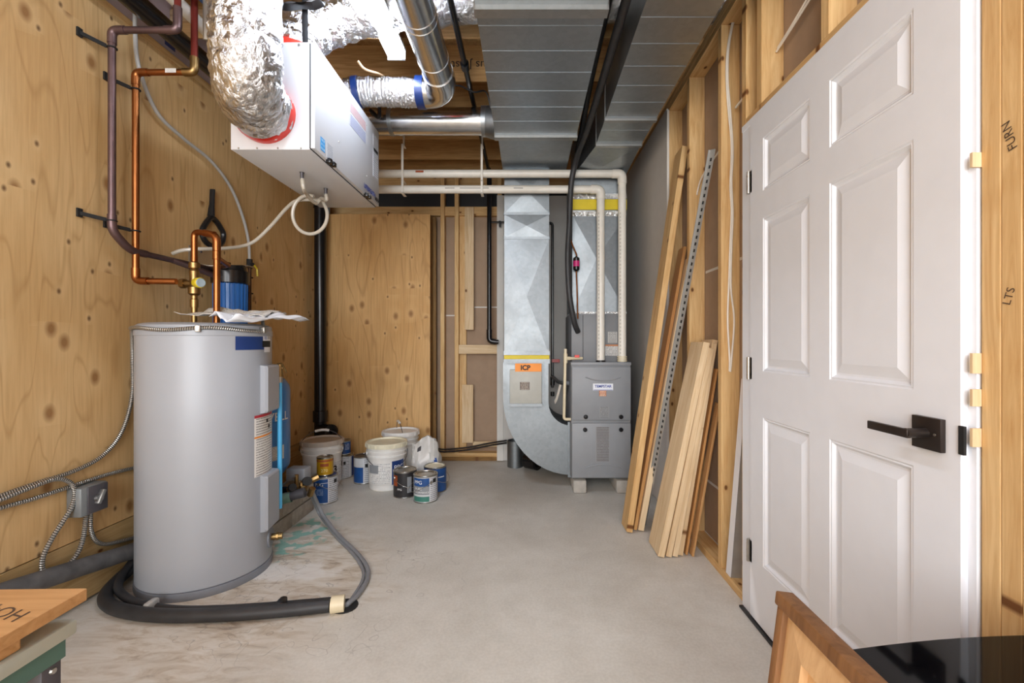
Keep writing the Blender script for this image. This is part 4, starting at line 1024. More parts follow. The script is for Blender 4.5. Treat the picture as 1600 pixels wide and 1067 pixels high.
# ------------------------------------------------------------------ conduits, box and hoses low on the left wall
rim = [TC + V((math.cos(math.radians(q)) * (TR + .010), math.sin(math.radians(q)) * (TR + .010), TZ - .025 + .006 * math.sin(q * .09))) for q in range(-5, -150, -12)]
t = thing('armored_cable', 'flexible metal cable round the heater rim, dropping behind it to the left', 'cable', wl(160, 712))
tubeo('armor', M_bx, t, spath([TC + V((.24, .05, TZ + .02))] + rim + [wl(207, 560, .03), wl(206, 620, .025), wl(190, 675, .02), wl(160, 712, .02), wl(115, 736, .02), wl(60, 754, .02), wl(0, 775, .02), wl(-60, 800, .02)], 7), .0085, 10)
b = B()
for q in (-5, -62): p = TC + V((math.cos(math.radians(q)) * (TR + .012), math.sin(math.radians(q)) * (TR + .012), TZ - .025)); b.obox(p, V((math.cos(math.radians(q)), math.sin(math.radians(q)), 0)), V((-math.sin(math.radians(q)), math.cos(math.radians(q)), 0)), EZ, .024, .02, .03, .003)
b.build('strap', M_hinge, t)
tag(tubeo('armored_cable', M_bx, None, spath([wl(222, 727, .03), wl(208, 731, .02), wl(165, 742, .016), wl(110, 760, .016), wl(50, 780, .018), wl(0, 794, .018), wl(-60, 815, .018)], 8), .0085, 10), 'lowest straight metal cable across the plywood to the heater back', 'cable')
tag(tubeo('armored_cable', M_bx, None, spath([wl(-60, 803, .03), wl(0, 781, .035), wl(45, 763, .035), wl(85, 749, .035), wl(108, 753, .036), wl(117, 768, .036), wl(113, 790, .034), wl(100, 812, .03), wl(82, 840, .025), wl(68, 868, .022), wl(66, 888, .022), wl(76, 897, .022), wl(100, 888, .025), wl(120, 866, .028), wl(130, 840, .03), wl(135, 802, .03)], 8), .0085, 10), 'looped metal cable hanging down into the gray outlet box from below', 'cable')
tag(tubeo('armored_cable', M_bx, None, spath([wl(141, 802, .03), wl(142, 828, .025), wl(150, 845, .022), wl(165, 850, .02), wl(190, 845, .02), wl(215, 838, .02)], 8), .0085, 10), 'short metal cable from the gray box back to the water heater', 'cable')
bc = wl(139, 778, .035)
BX = thing('disconnect_box', 'small gray metal switch box screwed to the plywood left of the heater', 'box', bc)
boxo('case', plain('gray_box_metal', '#8b9092', .5, .5), BX, -1.899, -1.835, bc.y - .065, bc.y + .055, bc.z - .062, bc.z + .06, bev=.008)
boxo('cover', M_dgray, BX, -1.836, -1.829, bc.y - .04, bc.y + .05, bc.z - .058, bc.z + .056, bev=.003)
b = B(); b.obox(V((-1.82, bc.y + .005, bc.z + .005)), EX, V((0, .5, 1)).normalized(), V((0, -1, .5)).normalized(), .02, .06, .015, .003); b.cyl((-1.829, bc.y, bc.z), (-1.815, bc.y, bc.z), .016, 12); b.build('toggle', M_tape, BX)
t = thing('insulated_pipe', 'fat gray foam wrapped pipe sloping along the foot of the left wall', 'pipe', (-1.83, 1.8, .15))
tubeo('foam_sleeve', M_foam, t, spath([(-1.845, .9, .33), (-1.845, 1.45, .262), (-1.845, 1.8, .205), (-1.845, 2.1, .15), (-1.842, 2.45, .09)], 8), .036, 16, rf=crinkle(.06))

HS = thing('floor_hose', 'pair of black drain hoses curving on the floor round the water heater foot', 'hose', (-1.3, 1.85, 0))
tubeo('hose', M_rubber, HS, spath([(-1.855, 2.40, .14), (-1.858, 2.22, .085), (-1.855, 2.05, .04), (-1.80, 1.94, .030), (-1.68, 1.865, .028), (-1.48, 1.822, .028), (-1.25, 1.825, .028), (-1.02, 1.852, .028), (-.82, 1.89, .028)], 9), .0265, 14)
tubeo('hose', M_rubber, HS, spath([(-1.87, 2.45, .20), (-1.866, 2.27, .15), (-1.85, 2.1, .075), (-1.79, 1.99, .05), (-1.69, 1.925, .036), (-1.60, 1.895, .03), (-1.45, 1.878, .018), (-1.25, 1.882, .018), (-1.02, 1.91, .018), (-.80, 1.945, .018)], 9), .0165, 12)
b = B(); b.tube(spath([(-.815, 1.892, .03), (-.78, 1.899, .03), (-.765, 1.903, .03)], 4), .034, 14); b.build('white_end_cap', M_cpvc, HS)
for x, y in ((-1.55, 1.875), (-1.02, 1.885)): b = B(); b.obox(V((x, y, .035)), EX, EY, EZ, .03, .06, .045, .01); b.build('hose_tie', M_pex if x < -1.2 else M_black, HS)
tag(latho('floor_drain', M_blackm, None, [(0, .002), (.05, .002), (.055, .0), (.055, .004), (.05, .005), (.045, .003), (0, .003)], (-.775, 1.93, 0), seg=20), 'small dark drain hole in the concrete at the hose end', 'drain')
CG = thing('gray_cable', 'gray flexible line arching over the floor from the pump fittings to the drain hole', 'cable', (-.85, 2.3, 0))
tubeo('line', M_greyc, CG, spath([(-1.265, 2.67, .25), fl(497, 788, .13), fl(507, 808, .06), fl(530, 837, .02), fl(556, 862, .012), fl(573, 885, .012), fl(574, 905, .012), fl(560, 928, .012), fl(545, 942, .012), (-.775, 1.93, .0)], 9), .0105, 10)
tubeo('line', M_greyc, CG, spath([(-1.29, 2.69, .24), fl(493, 790, .11), fl(502, 808, .04), fl(527, 840, .008), fl(553, 867, .008), fl(567, 890, .008), fl(566, 908, .008), fl(552, 932, .008), (-.775, 1.93, .0)], 9), .008, 8)

# ------------------------------------------------------------------ blocks, pressure tank and pump fittings
n_b = 0
PL = thing('block_plinth', 'low plinth of gray concrete blocks beside the water heater', 'blocks', (-1.65, 2.75, 0))
for row, (z0, z1) in enumerate(((0, .088), (.093, .181))):
    for y0, y1 in (((2.525, 2.77), (2.775, 3.05)) if row == 0 else ((2.525, 2.66), (2.665, 2.90), (2.905, 3.05))):
        for x0, x1 in ((-1.885, -1.66), (-1.655, -1.43)):
            boxo('block', M_cinder, PL, x0, x1, y0, y1, z0 + (.001 if row else 0), z1, bev=.006)
PT = thing('pressure_tank', 'blue pressure tank standing on the concrete blocks behind the water heater', 'tank', (-1.69, 2.85, .181))
pc = V((-1.70, 2.84, 0))
latho('shell', M_ptank, PT, [(0, .275), (.10, .28), (.165, .30), (.193, .345), (.196, .38), (.196, .815), (.19, .85), (.165, .888), (.10, .91), (0, .915)], pc, seg=40)
latho('stand', M_abs, PT, [(.15, .181), (.152, .181), (.152, .31), (.15, .31)], pc, seg=32)
b = B(); b.lathe([(.196, .63), (.198, .632), (.198, .638), (.196, .64)], pc, seg=40); b.build('weld_seam', M_ptank, PT)
sticker_ = patch('orange_sticker', M_orangep, PT, pc, .196, -37, -12, .745, .815, 6)
text('lettering', 'WELL', .075, cylmap(pc, .196, -24, .665), M_inkw, PT, bold=.001)
patch('spec_label', M_pr_white, PT, pc, .196, -42, -8, .405, .49, 8)
text('sticker_mark', 'A', .06, cylmap(pc, .196, -24, .78, .003), M_rust, PT)
PF = thing('pump_fittings', 'cluster of brass fittings, gauge, lever and gray switch box beside the pressure tank', 'plumbing', (-1.45, 2.8, .181))
b = B(); b.tube([(-1.62, 2.60, .21), (-1.45, 2.63, .21), (-1.30, 2.66, .245)], .028, 12); b.build('manifold_pipe', M_dgray, PF)
b = B(); b.tube([(-1.60, 2.72, .24), (-1.46, 2.73, .235), (-1.38, 2.70, .24)], .02, 12); b.build('black_pipe', M_abs, PF)
latho('green_band', plain('green_patina', '#6f8f7f', .6), PF, [(.029, 0), (.0305, 0), (.0305, .05), (.029, .05)], (-1.42, 2.634, .214), V((.95, .18, .2)), 14)
b = B(); b.cyl((-1.38, 2.72, .20), (-1.38, 2.72, .33), .012, 10); b.cyl((-1.42, 2.70, .25), (-1.30, 2.70, .255), .017, 10); b.cyl((-1.33, 2.70, .235), (-1.33, 2.70, .275), .024, 8); b.cyl((-1.28, 2.68, .22), (-1.26, 2.67, .265), .018, 8); b.cyl((-1.31, 2.76, .285), (-1.275, 2.78, .30), .02, 8); b.cyl((-1.35, 2.74, .27), (-1.31, 2.76, .285), .015, 8); b.cyl((-1.34, 2.70, .25), (-1.34, 2.70, .29), .013, 8); b.build('brass_fitting', M_brass, PF)
b = B(); b.cyl((-1.32, 2.72, .29), (-1.30, 2.69, .30), .026, 16); b.cyl((-1.38, 2.66, .27), (-1.36, 2.64, .28), .022, 10); b.build('gauge', M_blackm, PF)
boxo('switch_box', plain('switch_box_gray', '#a3a7ad', .45), PF, -1.52, -1.40, 2.86, 2.95, .25, .325, bev=.008)
boxo('switch_stem', M_brass, PF, -1.47, -1.45, 2.89, 2.91, .181, .25)
b = B(); b.tube([(-1.49, 2.68, .24), (-1.42, 2.70, .30), (-1.38, 2.71, .325)], .007, 8); b.build('lever', M_hinge, PF)

# ------------------------------------------------------------------ paint cans and buckets
def can(name, label, px, pyb, r, h, body, front=None, Yc=None, group=None, z0=0.0, lid=M_tin, handle=None, deco=None, C=None):
    if C is None:
        Yb = H * F / (pyb - CY); C = V(((px - CX) / F * (Yb + r), Yb + r, 0))
    C = V((C.x, C.y, z0)); t = thing(name, label, 'paint can', C, group)
    latho('can_body', body, t, [(0, .0), (r - .004, 0), (r - .001, .004), (r, .008), (r, h - .012), (r - .001, h - .008)], C, seg=36)
    latho('rim', M_tin, t, [(r - .001, h - .012), (r + .0025, h - .010), (r + .003, h - .003), (r, h), (r - .006, h - .001), (r - .008, h - .006)], C, seg=36)
    latho('lid', lid, t, [(r - .008, h - .006), (r - .012, h - .003), (r - .02, h - .003), (r - .024, h - .007), (0, h - .007)], C, seg=36)
    latho('base_rim', M_tin, t, [(r - .006, 0), (r + .0015, 0), (r + .002, .005), (r, .008)], C, seg=36)
    face = math.degrees(math.atan2(-C.y, -C.x))
    if deco: deco(t, C, r, h, face)
    if handle is not None:
        a = math.radians(face + handle); dx_ = V((math.cos(a + PI / 2), math.sin(a + PI / 2), 0)); f_ = V((math.cos(a), math.sin(a), 0))
        for sg in (-1, 1): latho('ear', M_tin, t, [(0, 0), (.012, 0), (.01, .004), (0, .005)], C + dx_ * (sg * r) + V((0, 0, h * .74)), dx_ * sg, 12)
        pts = [C + dx_ * ((r + .006) * math.cos(q)) + f_ * (abs(math.sin(q)) * (r * .35 + .02) + (r * .92) * math.sin(q)) * 1.0 + V((0, 0, h * .74 - math.sin(q) * h * .30)) for q in [PI * k / 16 for k in range(17)]]
        tubeo('wire_handle', M_hinge, t, pts, .0016, 6)
    return t
GR, GH, QR, QH = .083, .19, .053, .12
def d_blue(t, C, r, h, f):
    patch('blue_label', M_canblue, t, C, r, f - 75, f + 12, .012, h - .016); patch('silver_label', M_pr_gray, t, C, r, f + 12, f + 80, .012, h - .016)
    text('lettering', 'PPG', .034, cylmap(C, r, f - 28, h * .72), M_inkw, t); patch('label_lines', printed('blue_can_lines', '#1d4c8a', '#9fb8d8', 6, .45), t, C, r, f - 55, f - 5, h * .33, h * .58, 8, .0014)
    patch('round_mark', M_ink, t, C, r, f + 42, f + 62, h * .72, h * .86, 5, .0014); patch('white_line', M_inkw, t, C, r, f - 10, f + 12, h * .77, h * .785, 4, .0015)
c1 = can('paint_can', 'blue and silver gallon paint can nearest the water heater, gold can on its lid', 508, 789, GR, GH, M_cansilver, deco=d_blue, lid=M_navy, handle=60)
def d_gold(t, C, r, h, f):
    patch('gold_label', M_gold, t, C, r, f - 100, f + 100, .01, h - .014, 16); patch('brown_plate', M_rust, t, C, r, f - 35, f + 25, h * .52, h * .68, 6, .0015)
    text('lettering', '270', .03, cylmap(C, r, f - 5, h * .3), plain('pale_yellow_ink', '#eadf9a', .5), t); patch('dark_band', M_rust, t, C, r, f - 100, f + 100, h - .03, h - .016, 14, .0012)
can('stain_can', 'small gold and brown can sitting on the blue and silver paint can', 0, 0, QR, .128, M_gold, deco=d_gold, z0=GH + .0005, C=V((wloc(c1).x + .004, wloc(c1).y - .01, 0)))
def d_white(t, C, r, h, f):
    patch('white_label', M_pr_gray, t, C, r, f - 40, f + 40, .012, h - .016); patch('navy_side', M_navy, t, C, r, f + 52, f + 100, .012, h - .016); patch('ink_mark', M_ink, t, C, r, f + 2, f + 14, h * .62, h * .76, 4, .0014); patch('ink_mark', M_ink, t, C, r, f - 10, f - 5, h * .6, h * .8, 4, .0014)
c2 = can('paint_can', 'silver gallon paint can beside the far plywood, a small can stacked on top', 536, 749, GR, GH, M_cansilver, deco=d_white)
def d_q(t, C, r, h, f):
    patch('blue_label', M_canblue, t, C, r, f - 15, f + 75, .012, h - .014); patch('label_lines', printed('quart_lines', '#1d4c8a', '#d5e0ee', 5, .45), t, C, r, f + 5, f + 55, h * .35, h * .8, 6, .0014); patch('silver_label', M_cansilver, t, C, r, f - 80, f - 15, .012, h - .014)
can('paint_can', 'small silver and blue quart can on top of the far silver gallon can', 0, 0, QR, QH, M_cansilver, deco=d_q, z0=GH + .0005, C=V((wloc(c2).x + .012, wloc(c2).y - .012, 0)))
def d_navy(t, C, r, h, f):
    patch('navy_label', M_canblue, t, C, r, f - 90, f - 5, .012, h * .62); patch('pale_label', M_pr_gray, t, C, r, f - 5, f + 60, .012, h - .016); patch('ink_mark', M_ink, t, C, r, f + 5, f + 22, h * .62, h * .74, 4, .0014)
can('paint_can', 'pale can with a blue foot half hidden left of the white bucket', 569, 757, .078, .215, M_cansilver, deco=d_navy, lid=M_candark)
def d_dark(t, C, r, h, f):
    patch('dark_label', M_candark, t, C, r, f - 110, f + 110, .01, h - .014, 18); patch('rust_print', M_rust, t, C, r, f - 70, f - 40, h * .45, h * .85, 5, .0014)
    patch('gray_column', M_cangray, t, C, r, f + 10, f + 32, h * .2, h * .8, 5, .0014); text('lettering', 'PPG', .02, cylmap(C, r, f - 28, h * .33), M_inkw, t)
can('paint_can', 'black gallon paint can with wire handle in front of the white bucket', 633, 779, GR, GH, M_candark, deco=d_dark, handle=25)
def d_ppg(t, C, r, h, f):
    patch('blue_top', M_canblue, t, C, r, f - 70, f + 18, h * .62, h - .016); patch('gray_band', M_cangray, t, C, r, f - 70, f + 18, h * .32, h * .62); patch('green_band', M_cangreen, t, C, r, f - 70, f + 18, .012, h * .25); patch('silver_band', M_cansilver, t, C, r, f - 70, f + 18, h * .25, h * .32)
    patch('silver_label', M_pr_gray, t, C, r, f + 18, f + 80, .012, h - .016); patch('round_mark', M_ink, t, C, r, f + 36, f + 56, h * .72, h * .87, 5, .0014)
    text('lettering', 'PPG', .036, cylmap(C, r, f - 38, h * .76), M_inkw, t); text('lettering', 'PURE', .024, cylmap(C, r, f - 36, h * .52), M_inkw, t); text('lettering', 'PERFORMANCE', .018, cylmap(C, r, f - 26, h * .40), M_inkw, t)
can('paint_can', 'blue, gray and green labelled gallon paint can, frontmost of the group', 665, 787, GR, GH, M_cansilver, deco=d_ppg, handle=-62)
def d_blue2(t, C, r, h, f): patch('navy_label', M_canblue, t, C, r, f - 100, f + 100, .01, h - .014, 18); patch('white_line', M_inkw, t, C, r, f + 15, f + 50, h * .6, h * .63, 5, .0014)
can('paint_can', 'plain blue gallon can with a pale lid behind the frontmost paint can', 680, 771, GR, GH, M_canblue, deco=d_blue2, lid=M_lidy, handle=40)

def bucket(label, px, pyb, h, lidm, seed, bail=None, deco=None, C=None):
    r0, r1 = .128, .148
    if C is None: Yb = H * F / (pyb - CY); C = V(((px - CX) / F * (Yb + r0), Yb + r0, 0))
    t = thing('bucket', label, 'bucket', C)
    latho('pail', M_bucket, t, [(0, 0), (r0 - .004, 0), (r0, .006), (r0 + .012, h * .66), (r0 + .013, h * .70), (r1 + .001, h * .705), (r1 + .001, h * .735), (r1 - .006, h * .74), (r1 - .005, h * .80), (r1 + .003, h * .805), (r1 + .003, h * .835), (r1 - .004, h * .84), (r1 - .004, h * .93)], C, seg=44)
    b = B(); b.lathe([(r1 - .003, h * .90), (r1 + .008, h * .90), (r1 + .009, h * .985), (r1 + .004, h), (r1 - .008, h), (r1 - .012, h - .012), (0, h - .012)], C, seg=44); b.build('lid', lidm, t)
    b = B()
    for k in range(14):
        a = 2 * PI * k / 14; b.obox(C + V((math.cos(a) * (r1 + .009), math.sin(a) * (r1 + .009), h * .945)), V((math.cos(a), math.sin(a), 0)), V((-math.sin(a), math.cos(a), 0)), EZ, .004, .012, h * .07)
    b.build('lid_tab', lidm, t)['kind'] = 'stuff'
    f = math.degrees(math.atan2(-C.y, -C.x))
    if bail:
        ad, up_ = bail; a = math.radians(f + ad); d1 = V((math.cos(a), math.sin(a), 0)); d2 = V((-d1.y, d1.x, 0)); R = r1 + .012
        pts = []
        for k in range(21):
            q = PI * k / 20; e = math.sin(q)
            pts.append(C + d1 * (R * math.cos(q)) + (EZ * math.sin(up_) - d2 * math.cos(up_) * 1.0) * (R * 1.0 * e) + V((0, 0, h * .78)))
        tubeo('bail', M_dgray, t, pts, .0028, 6); tubeo('grip', M_bucket, t, pts[8:13], .010, 10)
        for sg in (-1, 1): latho('bail_ear', M_bucket, t, [(0, 0), (.018, 0), (.016, .008), (0, .009)], C + d1 * (sg * (r1 - .004)) + V((0, 0, h * .78)), d1 * sg, 14)
    if deco: deco(t, C, r0 + .008, h, f)
    return t
def d_b1(t, C, r, h, f):
    b = patch('print', M_pr_bkt, t, C, r + .004, f - 62, f + 16, h * .16, h * .60, 12)
    patch('navy_label', M_navy, t, C, r + .004, f + 16, f + 62, h * .13, h * .63, 10); patch('gray_mark', M_cangray, t, C, r + .004, f - 60, f - 25, h * .38, h * .56, 6, .0016)
    text('lettering', 'PPG', .05, cylmap(C, r + .004, f + 40, h * .48), M_inkw, t)
bucket('large white bucket with navy printed label, closest of the white buckets', 604, 768, .355, M_lidy, 1, bail=(100, -.75), deco=d_b1)
bucket('plain white bucket standing behind the labelled bucket, handle raised', 0, 0, .37, M_bucket, 2, bail=(10, 1.45), C=V((-1.085, 3.90, 0)))
def d_b2(t, C, r, h, f): text('marking', '3', .07, cylmap(C, r + .004, f + 40, h * .4), M_ink, t, bold=.003); patch('print', M_pr_bkt, t, C, r + .004, f + 20, f + 75, h * .12, h * .55, 8)
bucket('white ribbed bucket with a dusty brown lid beside the blue tank', 0, 0, .37, M_lidg, 3, bail=(88, 1.35), deco=d_b2, C=V((-1.60, 3.55, 0)))

# plastic bag
b = B(); b.sm = True; c0 = V((-.80, 3.62, 0)); rings = []
NB, KB = 22, 44
for i in range(NB + 1):
    s_ = i / NB; row = []
    for k in range(KB):
        a = 2 * PI * k / KB; ca, sa = math.cos(a), math.sin(a)
        sx = .128 - .030 * s_; sy = .10 * (1 - .35 * s_ - 1.3 * max(0, s_ - .6))
        e_ = .72
        x = math.copysign(abs(ca) ** e_, ca) * sx; y = math.copysign(abs(sa) ** e_, sa) * sy
        cr = .022 * noise.noise(V((ca * 2.5, sa * 2.5, s_ * 4))) + .014 * noise.noise(V((ca * 7, sa * 7, s_ * 5 + 3)))
        zz = .34 * s_ + max(0, s_ - .55) * (.07 * math.sin(x * 26 + .9) + .05 * noise.noise(V((x * 22, y * 12, 5))) - .30 * max(0, x - .02))
        row.append(b.v(c0 + V((x * (1 + cr * 6) - .02 * s_, y + cr * 1.3 + .03 * s_, max(zz, 0)))))
    rings.append(row)
for i in range(NB):
    for k in range(KB):
        a = 360 * (k + .5) / KB; s_ = i / NB
        b.mi = 1 if (283 < a < 330 and abs(s_ - .42 - (a - 305) * .006) < .07) else (2 if 247 < a < 262 and i in (17, 18) else 0)
        b.face([rings[i][k], rings[i][(k + 1) % KB], rings[i + 1][(k + 1) % KB], rings[i + 1][k]])
b.mi = 0; b.face(rings[0][::-1]); b.face(rings[-1])
tag(b.build('plastic_bag', [M_bag, plain('bag_blue_print', '#3f63ad', .4), M_dgray], None, .5), 'crumpled white plastic bag with blue print right of the buckets', 'bag')

# bits near the return elbow
t = thing('floor_sleeve', 'short open galvanized tube standing on the floor behind the return elbow', 'tube', at(801, 726, 4.12))
cc = V((-.11, 4.12, 0))
latho('tube', M_galvd, t, [(.07, 0), (.072, 0), (.072, .235), (.07, .235), (.07, .0)], cc, seg=28)
tag(latho('pipe_roll', M_abs, None, [(.05, 0), (.075, 0), (.075, .12), (.05, .12), (.05, 0)], V((.0, 4.06, .076)), V((.75, -.6, 0)), seg=24), 'black short pipe piece lying under the return elbow', 'pipe')
for dz_, lab in ((0, 'upper black cable lying along the back wall plate'), (-.022, 'lower black cable lying along the back wall plate')):
    tag(tubeo('floor_cable', M_abs, None, spath([(-.86, 4.24, .13 + dz_), (-.75, 4.235, .125 + dz_), (-.55, 4.23, .145 + dz_), (-.35, 4.225, .185 + dz_), (-.19, 4.2, .215 + dz_)], 6), .008, 8), lab, 'cable')

# ------------------------------------------------------------------ lumber leaning on the right wall
def lean(name, mat, x0, y0, x1, y1, z1, wid, thk, label, cat='board', group=None):
    p0, p1 = V((x0, y0, 0)), V((x1, y1, z1)); az = (p1 - p0).normalized()
    wd = EY - az * EY.dot(az); wd.normalize(); ay = az.cross(wd)
    low = min((wd * (i * wid / 2) + ay * (j * thk / 2)).z for i in (-1, 1) for j in (-1, 1))
    lift = V((0, 0, -low + .0005)); o = board(name, mat, p0 + lift, p1 + lift, wd, wid, thk, None, .002)
    return tag(o, label, cat, group)
lean('board', M_pine, .598, 2.735, .955, 2.82, 2.30, .14, .036, 'long knotty board at the far left of the leaning lumber, tallest of all')
lean('board', M_orange, .640, 2.75, .965, 2.83, 1.70, .10, .019, 'orange toned board leaning just right of the tallest board')
lean('board', M_clear, .672, 2.745, .985, 2.80, 1.62, .11, .034, 'pale board leaning between the orange board and the perforated strip')
MS = tag(board('metal_strip', M_zinc, (.715, 2.78, .012), (.923, 2.262, 2.08), V((.3, -.9, 0)), .034, .003, None, 0), 'long perforated gray metal strip leaning against the stud', 'metal strip')
b = B(); L = 2.14
for k in range(60): b.box(-.006, .006, .0016, .0024, .05 + k * .0345, .066 + k * .0345); b.box(-.006, .006, -.0024, -.0016, .05 + k * .0345, .066 + k * .0345)
q = b.build('slot', M_blackm, None, origin=(0, 0, 0)); q.parent = MS; q['kind'] = 'stuff'
b = B(); b.box(-.02, -.017, -.012, .012, 0, L); q = b.build('flange', M_zinc, None, origin=(0, 0, 0)); q.parent = MS
for i, (xb0, xt, zt1, wd, th, m, y, lab) in enumerate((
    (.695, .936, 1.115, .184, .034, M_clear, 2.455, 'wide pale board in front of the shorter leaning pile'),
    (.735, .962, 1.085, .17, .030, M_pine2, 2.45, 'second board behind the wide pale one in the shorter pile'),
    (.770, .980, 1.11, .16, .028, M_clear, 2.45, 'third board from the front in the shorter leaning pile'),
    (.802, .990, 1.13, .15, .028, M_pine2, 2.46, 'fourth board in the shorter pile, close to the studs'))):
    lean('board', m, xb0, y, xt, y + .01, zt1, wd, th, lab)
lean('trim_strip', M_orange, .838, 2.42, 1.0, 2.42, .98, .05, .012, 'thin orange wooden strip between the shorter pile and the studs')
lean('trim_strip', M_plank, .865, 2.40, 1.005, 2.40, .80, .05, .012, 'short brown wooden strip leaning in the stud bay beside the pile')
WS = tag(board('metal_channel', M_white, (.935, 2.115, .04), (1.008, 2.115, .95), EY, .05, .003, None, 0), 'white metal corner channel standing on the plate beside the door', 'metal strip')
b = B(); b.box(-.025, -.022, -.085, 0, .0, .9); q = b.build('flange', M_zinc, None, origin=(0, 0, 0)); q.parent = WS
# white cables on the studs
def cab(pts, r, label): return tag(tubeo('cable', M_wire, None, spath(pts, 6), r, 8), label, 'cable')
yc_ = 2.172
def sc_(px, py): return at(px, py, yc_)
cab([sc_(1146, 26), sc_(1137, 75), sc_(1135, 120), sc_(1138, 170), sc_(1143, 230), sc_(1141, 290), sc_(1143, 330), sc_(1141, 380), sc_(1139, 440), sc_(1137, 500), sc_(1140, 560), sc_(1140, 580)], .0045, 'white cable down the middle stud, left strand of the pair')
cab([sc_(1148, 26), sc_(1139, 72), sc_(1137, 122), sc_(1141, 172), sc_(1145, 235), sc_(1143, 285), sc_(1145, 335), sc_(1143, 385), sc_(1142, 450), sc_(1147, 500), sc_(1143, 560), sc_(1141, 581)], .0045, 'white cable down the middle stud, right strand bulging outward below')
cab([(.985, 2.15, 2.23), (.985, 2.05, 2.24), (.985, 1.975, 2.27)], .0055, 'short white cable between the middle stud and the door stud')
cab([(.985, 1.80, 2.27), (.985, 1.70, 2.29), (.985, 1.55, 2.325), (.985, 1.45, 2.35)], .004, 'white cable crossing the bay above the door, lower of two')
cab([(.99, 1.80, 2.285), (.985, 1.70, 2.30), (.985, 1.55, 2.345), (.985, 1.45, 2.378)], .004, 'white cable crossing the bay above the door, upper of two')
cab([(.985, 2.20, 2.13), (.985, 2.35, 2.10), (.98, 2.55, 2.05), (.975, 2.605, 1.99), (.972, 2.607, 1.965)], .0045, 'thin white cable drooping from the middle stud to the far stud')

# ------------------------------------------------------------------ foreground: work table at left
TZt = .70
WT = thing('work_table', 'gray topped metal work table in the near left corner', 'table', (-1.0, .4, 0))
boxo('table_top', M_gpaint, WT, -1.5, -.685, .12, .694, TZt - .022, TZt, bev=.004)
boxo('apron', M_dgreen, WT, -1.48, -.692, .13, .682, TZt - .05, TZt - .021)
for x in (-.722, -1.46):
    for y in (.15, .65): boxo('leg', M_dgray, WT, x - .006, x + .028, y, y + .028, 0, TZt - .03, bev=.002)
boxo('slot', M_blackm, WT, -.80, -.725, .652, .675, TZt - .001, TZt + .0006)
b = B(); b.lathe([(0, 0), (.006, 0), (.005, .003), (0, .004)], (-.69, .40, TZt - .035), (1, 0, 0), 8); b.lathe([(0, 0), (.005, 0), (.004, .003), (0, .003)], (-.694, .665, TZt - .06), (1, 0, 0), 8); b.build('bolt', M_hinge, WT)
p_a, p_b = V((-.690, .698, 0)), V((-.662, .577, 0)); endd = (p_b - p_a).normalized(); perp = V((-1, 0, 0)); perp = V((-1.0, -.02, 0)).normalized()
mid_ = (p_a + p_b) / 2 + V((0, 0, .733))
wb = board('plank', M_plank, mid_, mid_ + perp * .75, endd, .125, .018, None, .001)
tag(wb, 'reddish wooden plank with scribbled marks lying on the work table', 'plank')
tx = text('scribble', 'HO42', .034, lambda x, y: V((-.737 - x, .640 - y + .3 * x, .7424)), M_pencil, wb)
# put the scribble into the plank's own frame
tx.data.transform(Matrix.Translation(wloc(wb))); tx.data.transform(wb.matrix_local.inverted())
tag(board('wood_block', M_plank, (-.692, .598, .712), (-.90, .598, .712), EY, .05, .023, None, .003), 'stub of wood propping the plank on the work table', 'block')
tag(tubeo('power_cable', M_rubber, None, spath([(-.72, .50, .708), (-.76, .50, .708), (-.85, .49, .708), (-1.0, .5, .708)], 5), .008, 8), 'black cord lying under the plank on the work table', 'cord')

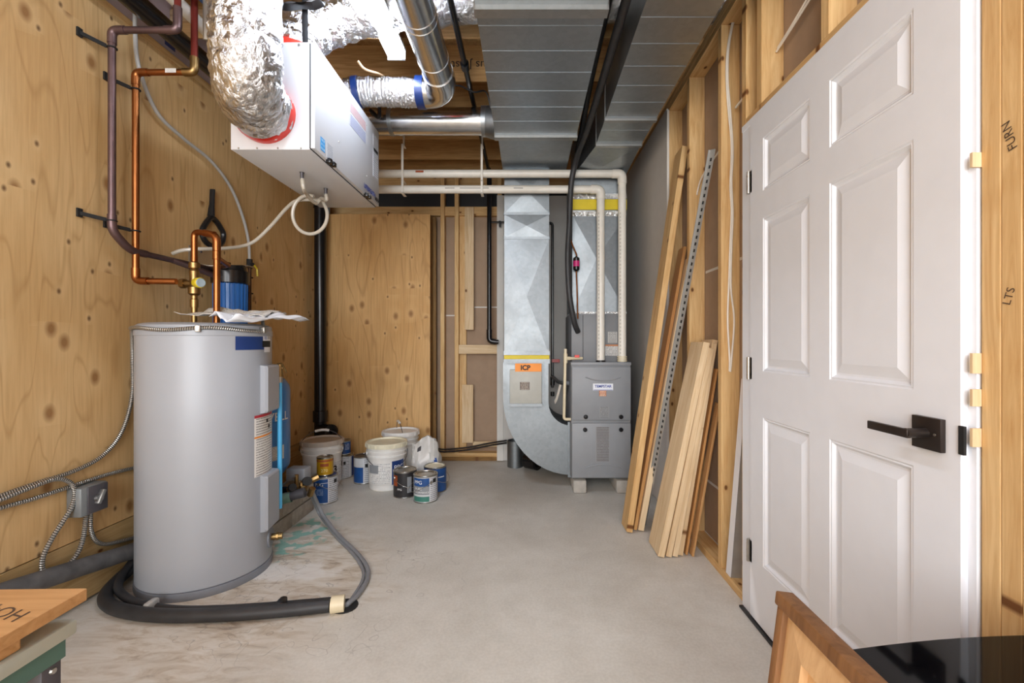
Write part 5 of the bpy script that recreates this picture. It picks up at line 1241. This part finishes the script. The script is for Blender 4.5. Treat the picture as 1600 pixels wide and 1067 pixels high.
# ------------------------------------------------------------------ foreground: framed panel and black glass top at right
GT = thing('glass_top_stand', 'low cabinet with a glossy black glass top in the near right corner', 'cabinet', (.67, .45, 0))
b = B(); pts = []
for k in range(11): u = k / 10; pts.append(V((.47 + .44 * u, .692 + .040 * u + .012 * math.sin(PI * u), .65)))
b.prism([V((.47, .15, .65)), V((.91, .15, .65))] + pts[::-1], (0, 0, -.012)); b.build('glass_top', M_glassb, GT)
boxo('edge_trim', M_dgray, GT, .472, .905, .16, .688, .622, .638)
boxo('carcass', M_walnut, GT, .48, .90, .18, .66, .0, .622)
boxo('touch_panel', plain('smoky_panel', '#33363f', .15), GT, .53, .72, .52, .625, .65, .6508)
FR = thing('wooden_frame', 'brown and tan wooden frame leaning on the black glass topped cabinet', 'frame', (.38, .45, 0))
ztop, yF, yN = .70, .766, .12
dirz = V((.42 - .33, 0, .70)).normalized(); nrm = V((-dirz.z, 0, dirz.x))   # panel leans toward +x
def fp(y, h_, d=0.0): return V((.347, y, .006)) + dirz * h_ + nrm * d
HL = .70
def fbar(name, mat, y0, h0, y1, h1, wid_y, wid_h, th, d):
    b = B(); c = (fp(y0, h0, d) + fp(y1, h1, d)) / 2
    b.obox(c, EY, dirz, nrm, abs(y1 - y0) + wid_y, abs(h1 - h0) + wid_h, th, .003); return b.build(name, mat, FR)
fbar('top_moulding', M_walnut, yN, HL - .010, yF - .004, HL - .010, .008, .022, .030, .004)
fbar('side_moulding', M_walnut, yF - .010, 0.01, yF - .010, HL - .022, .018, .0, .024, .002)
fbar('side_moulding', M_walnut, yN + .010, 0.01, yN + .010, HL - .022, .018, .0, .024, .002)
fbar('bottom_moulding', M_walnut, yN, .010, yF, .010, .0, .020, .024, .002)
yA, yB, hA, hB = yN + .02, yF - .019, .02, HL - .022
b = B(); q0 = [(yA, hA), (yB, hA), (yB, hB), (yA, hB)]; ins = .052
q1 = [(yA + ins, hA + ins), (yB - ins, hA + ins), (yB - ins, hB - ins), (yA + ins, hB - ins)]
for i in range(4):
    j = (i + 1) % 4; b.poly([fp(*q0[i], .004), fp(*q0[j], .004), fp(*q1[j], .009), fp(*q1[i], .009)])
for i in range(4):
    j = (i + 1) % 4; b.poly([fp(*q1[i], .009), fp(*q1[j], .009), fp(*q1[j], -.004), fp(*q1[i], -.004)])
b.build('inner_frame', M_oak, FR, .1)
b = B(); b.poly([fp(*q, -.004) for q in q1]); b.poly([fp(*q, -.008) for q in q0]); b.build('panel', M_oak, FR)
